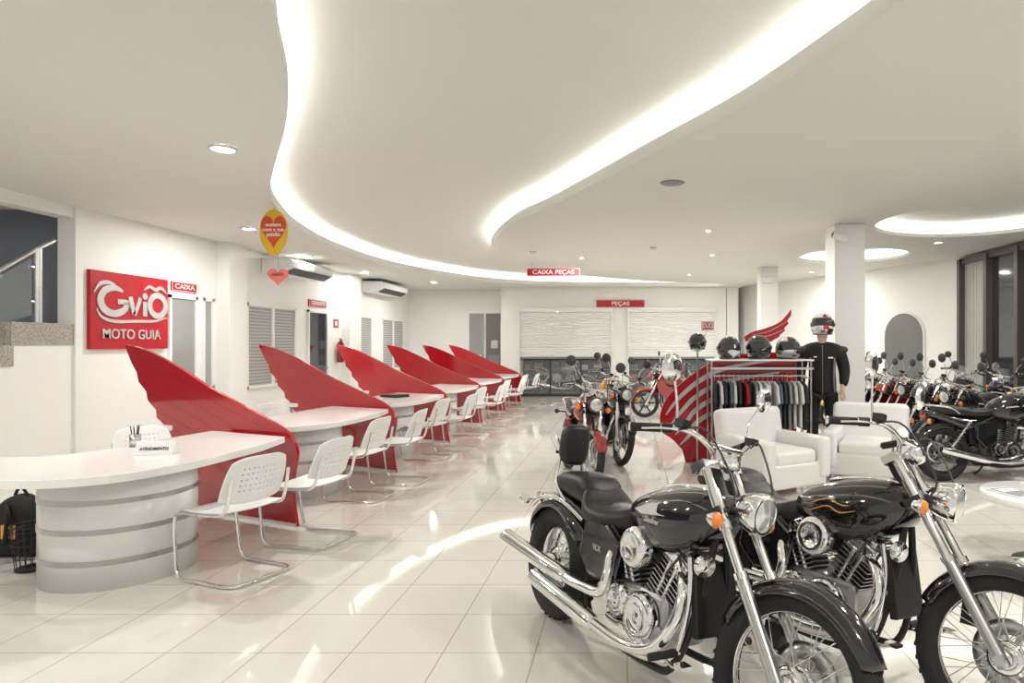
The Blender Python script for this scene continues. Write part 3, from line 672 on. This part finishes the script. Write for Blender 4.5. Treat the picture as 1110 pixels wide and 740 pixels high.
    if not cruiser:
        for sg in(-1,1):
            k=MB(m_steel).cyl((-.40*kx-.05,sg*.12,.66),(ra.x+.03,sg*.115,.34),.012); 
            for i in range(9): f=(i+.5)/9.5; p0=V((-.40*kx-.05,sg*.12,.66)); p1=V((ra.x+.03,sg*.115,.34)); k.lathe([(.02,-.005),(.028,0),(.02,.005)],p0.lerp(p1,f),p1-p0,14,closed=True)
            k.make('shock_absorber',t)
    if cruiser:
        secs=[(-.18,.03,.68,.72),(-.12,.09,.64,.79),(.02,.14,.60,.85),(.18,.168,.59,.89),(.32,.152,.64,.905),(.42,.10,.72,.885),(.47,.03,.78,.85)]
    else:
        secs=[(-.12,.04,.74,.79),(-.06,.10,.68,.85),(.08,.145,.64,.93),(.22,.155,.64,.965),(.32,.13,.70,.95),(.38,.05,.78,.90)]
    tk=MB(paint).body(secs,n=28,p=.85,sub=5).make('fuel_tank',t)
    tz=.89 if cruiser else .962; MB(m_chrome).lathe([(0,.014),(.03,.013),(.034,0),(.034,-.02)],(.2,0,tz),(0,0,1),20).make('fuel_cap',tk)
    if cruiser: MB(m_chrome).body([(.0,.018,.84,.862),(.12,.035,.865,.895),(.3,.04,.885,.918),(.42,.02,.865,.895)],n=16,sub=3).make('tank_console',tk)
    for sg in(-1,1):
        if decal=='wing':
            q=[(.02,.0),(.10,.035),(.22,.06),(.30,.055),(.24,.038),(.29,.03),(.21,.018),(.25,.008),(.15,-.004),(.08,-.012)]
            MB(m_silver).ext([((a_-.14)*.9,b_*1.1) for a_,b_ in q],(.13,sg*.163,.765),(1,0,0),(0,-sg*.35,.93),.006).make('tank_emblem',tk)
            text('Shadow',.034,(.15,sg*.170,.740),(-sg,0,0),(0,-sg*.25,.97),m_silver,'tank_lettering',tk,.002,.10)
        elif decal=='flame':
            for a0,a1,sc in((0,0,1),(-.01,-.034,.85)):
                MB(m_gold).ribb([(-.13*sc+a0,-.01+a1),(-.04*sc,.03+a1),(.04*sc,.012+a1),(.13*sc,.035+a1)],[.001,.005,.006,.001],(.14,sg*.168,.755),(1,0,0),(0,-sg*.35,.93),.004).make('tank_emblem',tk)
        elif decal=='stripe':
            MB(m_silver).ext([(-.1,-.01),(.12,.01),(.14,.025),(-.08,.008)],(.12,sg*.150,.80),(1,0,0),(0,-sg*.15,.98),.006).make('tank_emblem',tk)
    if cruiser:
        MB(seatm).body([(-.10,.06,.66,.72),(-.16,.11,.60,.73),(-.28,.16,.60,.70),(-.40,.165,.60,.71),(-.47,.14,.62,.77),(-.50,.11,.64,.79)],n=24,p=.7).make('seat',t)
        MB(seatm).body([(-.46,.10,.64,.76),(-.52,.125,.66,.82),(-.65,.125,.67,.825),(-.80,.11,.68,.80),(-.87,.06,.69,.76)],n=24,p=.7).make('passenger_seat',t)
    else:
        MB(seatm).body([(-.04,.05,.74,.80),(-.10,.10,.70,.80),(-.28,.125,.69,.79),(-.42,.12,.70,.82),(-.62,.11,.72,.84),(-.74,.06,.75,.83)],n=24,p=.7).make('seat',t)
        MB(paint).body([(-.30,.12,.54,.70),(-.45,.12,.55,.71),(-.6,.11,.62,.74),(-.78,.08,.69,.78),(-.88,.03,.73,.78)],n=20).make('tail_cowl',t)
        MB(m_chrome).tube([(-.5,.12,.74),(-.6,.135,.8),(-.78,.12,.83),(-.84,0,.84),(-.78,-.12,.83),(-.6,-.135,.8),(-.5,-.12,.74)],.011).make('grab_rail',t)
    if backrest:
        k=MB(m_chrome)
        for sg in(-1,1): k.tube([(-.66,sg*.12,.66),(-.80,sg*.115,.74),(-.86,sg*.075,.86),(-.875,sg*.06,.97)],.010)
        k.tube([(-.875,.06,.97),(-.885,.0,.99),(-.875,-.06,.97)],.010); bo=k.make('backrest',t)
        rg=[]
        for q,sx in((-.030,.80),(-.022,.96),(0,1.0),(.022,.96),(.030,.80)):
            rg.append([V((-.845+q+.02*(1-abs(cos(a))),.088*sx*math.copysign(abs(cos(a))**.55,cos(a)),.945+.115*sx*math.copysign(abs(sin(a))**.55,sin(a)))) for a in[2*pi*i/28 for i in range(28)]])
        MB(seatm).loft(rg).make('backrest_pad',bo)
    for sg in(-1,1):
        so=MB(paint).ext([(-.10*kx,.58),(-.13*kx,.42),(-.30*kx,.36),(-.42*kx,.46),(-.40*kx,.62),(-.2*kx,.64)],(0,sg*.125,0),(1,0,0),(0,0,1),-.03*sg).make('side_cover',t,bevel=.01)
        if decal=='wing': text('VLX',.036,(-.26,sg*.158,.52),(-sg,0,0),(0,0,1),m_silver,'side_lettering',so,.002,.07)
    ecov=m_chrome if cruiser else (m_darkchrome if lo else m_alu)
    e=MB(m_alu if not lo else m_darkchrome)
    e.box((.03*kx,0,.33),(.42*kx,.22,.20)); e.box((.10*kx,0,.27),(.28*kx,.27,.10)); eo=e.make('engine',t,bevel=.03,seg=3)
    for sg in(-1,1):
        k=MB(ecov)
        for cx,cz,rr,dp in((.10*kx,.32,.105,.155),(-.08*kx,.34,.075,.145)):
            k.lathe([(rr,0),(rr,.03),(rr-.01,.043),(rr*.6,.05),(rr*.55,.042),(rr*.2,.042),(0,.055)],(cx,sg*(dp-.04),cz),(0,sg,0),28)
            for i in range(8): a_=2*pi*i/8; k.cyl((cx+(rr-.008)*cos(a_),sg*(dp-.01),cz+(rr-.008)*sin(a_)),(cx+(rr-.008)*cos(a_),sg*(dp+.008),cz+(rr-.008)*sin(a_)),.006,n=6)
        k.box((.02*kx,sg*.125,.235),(.34*kx,.03,.05))
        k.make('engine_cover',eo)
    def cyl_(base,tilt,ln,wd):
        rot=Matrix.Rotation(R(tilt),3,'Y'); D=rot@V((0,0,1)); k=MB(m_alu)
        k.box(base+D*(ln/2),(wd*.68,wd*.68,ln),m_blackm,rot)
        nf=10
        for i in range(nf):
            s_=1 if i<nf-3 else .93
            k.box(base+D*(ln*(i+.7)/nf),(wd*s_,wd*s_,.0055),m_alu,rot)
        for sx in(-1,1): 
            p=base+rot@V((sx*wd*.3,-wd*.5,ln+.03)); k.cyl(p,p-V((0,.012,0)),.011,n=6,mat=m_chrome)
            if cruiser: k.cyl(base+rot@V((sx*.022,-wd*.42,-.02)),base+rot@V((sx*.022,-wd*.46,ln+.01)),.011,n=10,mat=m_chrome)
        co=k.make('cylinder',eo)
        MB(ecov).box(base+D*(ln+.03),(wd*.95,wd*.95,.07),None,rot).box(base+D*(ln+.075),(wd*.6,wd*.75,.03),None,rot).make('cylinder_head_cover',eo,bevel=.016,seg=3)
        MB(m_texd).tube([base+D*(ln*.7)+V((0,-wd*.5,0)),base+D*(ln*.9)+V((.02,-wd*.68,0)),base+D*(ln+.10)+V((.0,-wd*.3,0))],.006,6).make('spark_plug_lead',eo)
    if cruiser:
        cyl_(V((.13,0,.38)),27,.21,.18); cyl_(V((-.05,0,.38)),-27,.21,.18)
        MB(m_chrome).lathe([(.088,0),(.088,.045),(.078,.06),(.05,.066),(.045,.058),(0,.058)],(.035,-.12,.60),(0,-1,0),32).make('air_cleaner',eo)
        MB(m_chrome).tube([(.035,-.10,.60),(.035,-.06,.56),(.035,0,.54)],.035).make('intake',eo)
        MB(m_blackm).box((.40,0,.48),(.035,.22,.28),rot=Matrix.Rotation(R(-12),3,'Y')).make('radiator',t,bevel=.006)
        MB(m_chrome).tube([(.36,-.115,.64),(.385,-.12,.48),(.35,-.14,.26),(.20,-.15,.19),(0,-.155,.17)],.012,10).make('frame_guard',t)
        MB(m_chrome).lathe([(0,-.02),(.035,-.018),(.045,0),(.0,.01)],(.42,-.09,.62),(.9,-.4,0),20).make('horn',t)
        MB(exh).tube([(.23,-.05,.55),(.34,-.12,.53),(.38,-.17,.42),(.30,-.20,.28),(.12,-.215,.22),(-.15,-.22,.225)],.024,14).tube([(-.12,-.22,.225),(-.2,-.22,.228),(-.62,-.225,.26),(-.70,-.225,.268)],[.028,.042,.044,.044],16,sm=3).make('exhaust_pipe',t)
        MB(exh).tube([(-.17,-.05,.55),(-.15,-.14,.52),(-.10,-.19,.44),(-.13,-.20,.36),(-.28,-.215,.345),(-.42,-.22,.345)],.024,14).tube([(-.40,-.22,.345),(-.5,-.22,.348),(-1.0,-.235,.375),(-1.08,-.24,.382)],[.028,.040,.042,.042],16,sm=3).make('exhaust_pipe',t)
    else:
        cyl_(V((.10,0,.40)),14,.19,.15)
        MB(exh).tube([(.17,-.04,.58),(.28,-.07,.56),(.31,-.12,.42),(.22,-.15,.24),(0,-.165,.20),(-.2,-.17,.22)],.018,12).tube([(-.18,-.17,.22),(-.28,-.175,.24),(-.65,-.19,.33),(-.78,-.195,.36)],[.022,.042,.044,.03],16,sm=3).make('exhaust_pipe',t)
        MB(m_blackm).box((-.03,0,.60),(.14,.10,.08)).make('carburettor',eo,bevel=.01)
    for sg in(-1,1):
        px=.36 if cruiser else -.05
        MB(m_rubber).cyl((px,sg*.14,.27),(px,sg*.27,.27),.016,n=12).cyl((px,sg*.10,.27),(px,sg*.15,.27),.011,n=8,mat=m_chrome).make('footpeg',t)
        MB(m_chrome).tube([(px-.05,sg*.16,.24),(px+.06,sg*.2,.25),(px+.14,sg*.22,.28)],.007,6).box((px+.14,sg*.22,.285),(.05,.05,.012)).make('pedal',t)
    MB(m_blackm).tube([(-.05,.14,.2),(-.09,.20,.1),(-.12,.26,.015+.26*math.tan(R(lean))*1.0)],.011,8).make('side_stand',t)
    tp=V((ra.x-.26 if cruiser else ra.x-.17,0,.60 if cruiser else .72))
    to=MB(m_chrome if cruiser else m_blackm).box(tp,(.05,.12,.07)).make('tail_light',t,bevel=.01); MB(m_redlens).box(tp+V((-.028,0,0)),(.02,.11,.06)).make('red_lens',to,bevel=.008)
    if screen:
        def fn(u,v):
            b=(v-.5)*2*R(60); return hp+V((.05-.12*u+.06*cos(b)-.03,.13*sin(b)*(1-.3*u),.05+.22*u))
        MB(paint,S).shell(lambda u,v:fn(u*.4-.4,v),8,10).make('headlight_cowl',t,solid=.004)
        MB(m_clear,S).shell(fn,8,10).make('windscreen',t,solid=.004)
        for sg in(-1,1): MB(paint).ext([(.36,.86),(.46,.70),(.40,.52),(.22,.42),(.02,.44),(.10,.62),(.26,.68)],(0,sg*.16,0),(1,0,0),(0,0,1),.012*sg).make('side_fairing',t,bevel=.005)
    return t
def hd(x,y): return math.atan2(y,x)
motorcycle('black cruiser motorcycle with chrome engine, twin pipes and passenger backrest',(.07,2.90),hd(.566,-.825),8,12,True,m_black,True,decal='wing')
motorcycle('black cruiser motorcycle with gold tank graphic and chrome engine',(.90,3.07),hd(.60,-.80),8,14,True,m_black,False,decal='flame')
motorcycle('dark street motorcycle with red tank facing the aisle',(-.56,7.3),hd(.26,-.97),6,6,False,m_redpaint,decal='stripe')
motorcycle('black street motorcycle parked in the aisle',(-.22,8.7),hd(.22,-.98),6,8,False,m_black,lo=True)
motorcycle('black street motorcycle with yellow tank in the aisle',(-.42,10.5),hd(.25,-.97),6,5,False,m_yelpaint,lo=True)
motorcycle('red sport street motorcycle near the display counter',(1.0,13.6),hd(-1,-.25),6,0,False,m_redpaint,screen=True,lo=True,cast=True)
motorcycle('dark motorcycle behind the parts-shop glass',(-1.9,19.34),hd(1,0),4,0,False,m_silpaint,lo=True,cast=True)
motorcycle('red motorcycle behind the parts-shop glass',(1.4,19.34),hd(1,0),4,0,False,m_redpaint,lo=True)
G='parked street motorcycles'
rows=[('black street motorcycle with chrome exhaust',(4.15,7.2),hd(1,.1),m_black,False,False)]
cyc=[('black street motorcycle with cast wheels',m_black,True,False),('black sport motorcycle with side fairings',m_black,True,True),('black street motorcycle with spoked wheels',m_black,False,False),('black street motorcycle with red tank and fairings',m_redpaint,False,True),('black street motorcycle with chrome exhaust',m_black,False,False),('dark blue street motorcycle',m_bluepaint,True,True),('yellow street motorcycle',m_yelpaint,False,False)]
for i in range(9):
    c_=cyc[i%7]; yy=8.15+.62*i
    rows.append((c_[0]+' in the parked row',(4.34,yy),hd(-1,-.28),c_[1],c_[2],c_[3]))
for i in range(4):
    c_=cyc[(i*2+1)%6]; rows.append((c_[0]+' in the row beside the glazing',(5.95,8.2+1.15*i),hd(-.5,-.86),c_[1],c_[2],c_[3]))
rows.append(('black street motorcycle facing the aisle by the glazing',(5.6,6.3),hd(-1,-.3),m_black,True,False))
for lab,loc,hh,pt,cast,scr in rows:
    motorcycle(lab,loc,hh,6,8,False,pt,cast=cast,screen=scr,group=G,lo=True,decal='stripe')

# ---------------------------------------------------------------- armchairs
def armchair(loc,a):
    t=thing('armchair','boxy white leather armchair with padded arms','armchair',loc,(0,0,a),group='white lounge armchairs')
    MB(m_leather_w).box((0,0,.20),(.78,.80,.24)).make('base',t,bevel=.03,seg=3)
    MB(m_leather_w).box((.05,0,.37),(.66,.56,.16)).make('seat_cushion',t,bevel=.05,seg=4)
    MB(m_leather_w).box((-.34,0,.55),(.20,.84,.54),rot=Matrix.Rotation(R(-10),3,'Y')).make('backrest',t,bevel=.06,seg=4)
    for sg in(-1,1): MB(m_leather_w).box((.02,sg*.37,.36),(.80,.16,.42)).make('armrest',t,bevel=.05,seg=4)
    for sx in(-1,1):
        for sg in(-1,1): MB(m_chrome).cyl((sx*.33,sg*.34,0),(sx*.33,sg*.34,.09),.02).make('leg',t)
    return t
ar=armchair((1.5,6.75,0),R(-60)); dup(ar,(2.72,7.3,0),(0,0,R(-115)))
t=thing('coffee_table','low round white table with chrome pedestal','table',(2.90,4.45,0))
MB(m_white).lathe([(0,.42),(.39,.42),(.42,.43),(.42,.47),(.41,.48),(0,.48)],n=48).make('table_top',t)
MB(m_chrome).lathe([(0,0),(.22,0),(.22,.012),(.04,.03),(.03,.05),(.03,.42),(0,.42)],n=32).make('pedestal',t)
for i,(x,y,a) in enumerate(((2.66,4.45,.3),(2.88,4.25,-.4),(3.0,4.62,.1))):
    MB(m_paper).box((0,0,.005),(.2,.28,.01)).box((0,.0,.011),(.18,.25,.001),(m_grey,m_texd,pm[5])[i]).box((0,.05,.012),(.14,.08,.001),m_paper).make('magazine',label='printed brochure lying on the table',cat='magazine',loc=(x,y,.481),rotz=a,group='brochures on the low table')

# ---------------------------------------------------------------- clothing rack with helmets
RX,RY=1.62,8.0
t=thing('clothing_rack','steel display rack with white top shelf and hanging rail','rack',(RX,RY,0))
for sx in(-.6,.6):
    k=MB(m_steel)
    for sy in(-.2,.2): k.cyl((sx,sy,0),(sx,sy,1.32),.011,n=10)
    k.cyl((sx,-.2,1.10),(sx,.2,1.10),.010,n=8); k.cyl((sx,-.2,.06),(sx,.2,.06),.010,n=8)
    k.make('post',t)
MB(m_chrome).cyl((-.6,0,1.12),(.6,0,1.12),.012,n=10).make('hanging_rail',t)
MB(m_white).box((0,0,1.318),(1.26,.46,.02)).make('top_shelf',t,bevel=.004); MB(m_steel).box((0,-.235,1.22),(1.24,.008,.025)).make('front_rail',t)
scol=[(.70,.69,.67),(.03,.03,.035),(.35,.01,.02),(.04,.06,.14),(.25,.25,.26),(.6,.59,.56),(.02,.02,.02),(.5,.02,.03),(.10,.13,.2)]
snam=['white','black','dark red','navy blue','grey','off-white','black','red','slate blue']
sm=[M('shirt_cotton',c,.85,var=.2,scale=14,bump=.3) for c in scol]
for i in range(19):
    x=RX-.54+i*.06; ht=random.uniform(.0,.08); q=random.randrange(9)
    tt=thing('hanging_shirt',snam[q]+' cotton shirt on a steel hanger','shirt',(x,RY,1.12),(0,0,random.uniform(-.12,.12)),group='shirts on the rack')
    P=[(-.06,-.06),(-.2,-.11),(-.27,-.32),(-.21,-.35),(-.17,-.24),(-.18,-.62-ht),(.18,-.62-ht),(.17,-.24),(.21,-.35),(.27,-.32),(.2,-.11),(.06,-.06),(0,-.09)]
    MB(sm[q]).ext(P,(-.017,0,0),(0,1,0),(0,0,1),.034).make('shirt_body',tt,bevel=.012,seg=2)
    MB(m_steel).tube([(0,0,-.07),(0,0,-.01),(0,.015,.015),(0,0,.022)],.003,5).make('hanger',tt)
def helmet(loc,a,m1,lab,sc=1.):
    t=thing('motorcycle_helmet',lab,'helmet',loc,(0,0,a)); t.scale=(sc,)*3
    def fn(u,v):
        th=R(2+132*u); ph=2*pi*v
        x=.152*sin(th)**.92*cos(ph); y=.127*sin(th)**.92*sin(ph); z=.135+.137*cos(th)
        if x>0 and th>R(80): x*=1+.16*sin(min(1,(th-R(80))/R(56))*pi)
        return V((x,y,z))
    NV=40
    MB(m1).shell(fn,22,NV,skip=lambda i,j: 9<=i<=14 and (j<8 or j>=NV-8)).make('shell',t,solid=.010)
    def fv(u,v):
        th=R(52+46*u); ph=R(-76+152*v); s_=sin(th)**.92
        return V((.158*s_*cos(ph)*(1.0+(.08 if th>R(85) else 0)),.1325*s_*sin(ph),.135+.139*cos(th)))
    MB(m_glassd).shell(fv,8,20).make('visor',t,solid=.003)
    for sg in(-1,1): MB(m_texd).lathe([(0,.006),(.018,.005),(.022,0)],(.035,sg*.130,.145),(0,sg,0),16).make('visor_pivot',t)
    MB(m_texd).box((.172,0,.065),(.01,.05,.018)).make('chin_vent',t,bevel=.003)
    MB(m_rubber).lathe([(.085,.030),(.108,.034),(.112,.046),(.09,.045)],closed=True,n=28).make('neck_trim',t)
    return t
helmet((RX-.36,RY-.03,1.300),R(-110),m_hp1,'black full-face helmet with white and red graphics',1.12)
helmet((RX+.0,RY-.03,1.300),R(-95),m_hp2,'black full-face helmet with silver graphics',1.18)
helmet((RX+.36,RY-.03,1.300),R(-80),m_hp3,'grey full-face helmet with green stripes',1.12)
t=thing('helmet_stand','slim steel helmet stand','stand',(.88,8.1,0))
MB(m_steel).lathe([(0,0),(.14,0),(.14,.015),(.015,.02),(.012,1.42),(.05,1.43),(.05,1.44),(0,1.44)],n=20).cyl((0,.12,1.4),(.12,.0,1.68),.006).make('pole',t)
helmet((.88,8.1,1.42),R(-100),m_hp2,'black helmet on a slim stand',.85)
t=thing('wing_emblem','solid red winged emblem standing above the rack','emblem',(1.50,8.30,1.58))
def fl(pts,s=1): return [(p.x*s,p.y*s) for p in cr([(a,b,0) for a,b in pts],4)]
q_=.92
P=fl([(0,.03),(.12,.10),(.30,.15),(.50,.24),(.66,.42)],q_)+[(a*q_,b*q_) for a,b in[(.655,.33),(.60,.25),(.62,.215),(.56,.15),(.57,.115),(.50,.06),(.49,.03),(.40,-.02)]]+fl([(.38,-.04),(.28,-.02),(.16,-.06),(.02,-.03)],q_)
MB(m_redsign).ext(P,(0,0,0),(1,0,0),(0,0,1),.012).make('wing_plate',t)
k=MB(m_text)
for pts in(((.10,.05),(.32,.10),(.54,.22)),((.14,.01),(.34,.05),(.52,.13))): k.ribb(pts,[.002,.005,.002],(0,-.013,0),(1,0,0),(0,0,1),.002)
k.make('feather_line',t)
MB(m_steel).cyl((.08,.01,-1.58),(.08,.01,0.0),.006).make('support',t); MB(m_steel).cyl((.3,.01,-1.58),(.3,.01,.03),.006).make('support',t)
t=thing('wing_display_panel','large red wing-shaped display panel with silver stripes','display panel',(.45,8.38,0),(0,0,R(-2)))
P=fl([(.02,.36),(-.03,.56),(.04,.78),(.18,.95),(.38,1.12),(.62,1.27),(.95,1.38),(1.72,1.42)])+[(1.72,.0),(.30,0)]+fl([(.26,.15),(.14,.28),(.02,.36)])[0:-1]
MB(m_red).ext(P,(0,0,0),(1,0,0),(0,0,1),.05).make('panel',t,bevel=.01)
k=MB(m_silver)
for i in range(4): 
    dy=-.17*i
    k.ribb([(.05+.06*i,.60+dy*.75),(.20+.05*i,.80+dy*.9),(.45,1.02+dy),(.8,1.20+dy),(1.5,1.32+dy)],[.01,.045,.06,.05,.02],(0,-.053,0),(1,0,0),(0,0,1),-.006)
k.make('stripe',t)

# ---------------------------------------------------------------- mannequin
def skin(name,V_,E,mat,parent,sub=2,label=None):
    me=bpy.data.meshes.new(name); me.from_pydata([v[0] for v in V_],E,[])
    me.materials.append(mat); o=bpy.data.objects.new(name,me); COL.objects.link(o); o.parent=parent
    md=o.modifiers.new('k','SKIN'); 
    if not me.skin_vertices: 
        bm=bmesh.new(); bm.from_mesh(me); bm.verts.layers.skin.verify(); bm.to_mesh(me); bm.free()
    for i,v in enumerate(V_):
        r=v[1] if isinstance(v[1],tuple) else (v[1],v[1]); me.skin_vertices[0].data[i].radius=r; me.skin_vertices[0].data[i].use_root=(i==0)
    sd=o.modifiers.new('s','SUBSURF'); sd.levels=sub; sd.render_levels=sub; md.use_smooth_shade=True
    if label:o['label']=label
    return o
mn=thing('mannequin','standing shop mannequin in black riding jacket, trousers and helmet','mannequin',(2.54,8.42,0),(0,0,R(-15)))
Vb=[((0,0,.95),(.11,.085)),((0,0,1.12),(.10,.075)),((0,0,1.32),(.14,.09)),((0,0,1.44),(.11,.07)),((0,0,1.53),.05),((0,-.01,1.62),.075),((0,-.01,1.72),.08)]
Eb=[(0,1),(1,2),(2,3),(3,4),(4,5),(5,6)]
for sg in(-1,1):
    b=len(Vb)
    Vb+=[((sg*.17,0,1.42),.05),((sg*.255,.0,1.18),.04),((sg*.25,-.08,.98),.028),((sg*.245,-.10,.91),(.035,.018))]
    Eb+=[(3,b),(b,b+1),(b+1,b+2),(b+2,b+3)]
    for j,(dx,ln) in enumerate(((-.027,.07),(-.009,.085),(.009,.08),(.027,.06))):
        q=len(Vb); Vb+=[((sg*.245+dx,-.115,.87),.009),((sg*.245+dx,-.14,.87-ln*.5),.0085),((sg*.245+dx,-.135,.87-ln),.007)]; Eb+=[(b+3,q),(q,q+1),(q+1,q+2)]
    q=len(Vb); Vb+=[((sg*.21,-.12,.91),.011),((sg*.195,-.15,.87),.009)]; Eb+=[(b+3,q),(q,q+1)]
    q=len(Vb); Vb+=[((sg*.09,0,.86),.07),((sg*.11,-.01,.48),.05),((sg*.12,.01,.09),.035),((sg*.13,-.12,.04),.03)]; Eb+=[(0,q),(q,q+1),(q+1,q+2),(q+2,q+3)]
skin('figure_body',Vb,Eb,m_skin,mn)
Vj=[((0,0,.82),(.19,.16)),((0,0,.95),(.20,.16)),((0,0,1.12),(.18,.15)),((0,0,1.32),(.22,.155)),((0,0,1.45),(.165,.115)),((0,0,1.56),(.10,.09))]; Ej=[(0,1),(1,2),(2,3),(3,4),(4,5)]
for sg in(-1,1):
    b=len(Vj); Vj+=[((sg*.215,0,1.42),.10),((sg*.28,.0,1.18),.08),((sg*.262,-.075,.965),.055)]; Ej+=[(4,b),(b,b+1),(b+1,b+2)]
skin('jacket',Vj,Ej,m_fabric,mn,label='black padded riding jacket')
Vp=[((0,0,.98),(.16,.13))]; Ep=[]
for sg in(-1,1):
    b=len(Vp); Vp+=[((sg*.11,0,.84),.11),((sg*.12,-.01,.48),.085),((sg*.125,.01,.10),.07)]; Ep+=[(0,b),(b,b+1),(b+1,b+2)]
skin('trousers',Vp,Ep,m_fabric,mn,label='black riding trousers')
MB(m_text).box((.10,-.155,1.34),(.06,.012,.02)).make('jacket_badge',mn); MB(m_text).box((-.09,-.155,1.35),(.04,.012,.015)).make('jacket_badge',mn)
MB(m_grey).tube([(0,-.155,.86),(0,-.16,1.1),(0,-.15,1.34),(0,-.12,1.5)],.004).make('zip',mn)
for sg in(-1,1):
    MB(m_grey).tube([(sg*.15,-.12,.9),(sg*.14,-.135,1.12),(sg*.15,-.13,1.34)],.010).make('jacket_piping',mn)
    MB(m_fab2).sph((sg*.245,-.02,1.44),(.075,.09,.05)).make('shoulder_pad',mn)
    MB(m_texd).box((sg*.13,-.07,.05),(.11,.28,.10)).make('boot',mn,bevel=.03,seg=3)
helmet((2.54,8.40,1.60),R(-105),m_patch,'full-face helmet with white, red, orange and black graphics',1.15)

t=thing('potted_plant','small leafy plant in a white pot','plant',(-3.9,18.7,0))
MB(m_white).lathe([(0,0),(.11,0),(.15,.3),(.13,.3),(.12,.25),(0,.25)]).make('pot',t)
k=MB(m_green)
for i in range(26):
    a=random.uniform(0,2*pi); l=random.uniform(.2,.45); e=V((cos(a)*l*.6,sin(a)*l*.6,.28+l))
    b=V((0,0,.25)); mdp=(b+e)/2+V((0,0,.06)); sd=V((-sin(a),cos(a),0))*.03
    k.add([b,mdp-sd,e,mdp+sd],[(0,1,2,3)],None,True)
k.make('foliage',t)

# ---------------------------------------------------------------- world & camera
w=bpy.data.worlds.new('world'); SC.world=w; w.use_nodes=True
w.node_tree.nodes['Background'].inputs[0].default_value=(1,.985,.955,1); w.node_tree.nodes['Background'].inputs[1].default_value=.58
cam=bpy.data.cameras.new('camera'); co=bpy.data.objects.new('camera',cam); COL.objects.link(co)
co.location=(0,0,1.5); co.rotation_euler=(R(90),0,0); cam.sensor_width=36; cam.sensor_fit='HORIZONTAL'; cam.lens=36*700/1110
cam.shift_x=-125/1110; cam.shift_y=4/1110; cam.clip_start=.05
SC.camera=co
SC.view_settings.view_transform='Standard'
SC.view_settings.exposure=.2
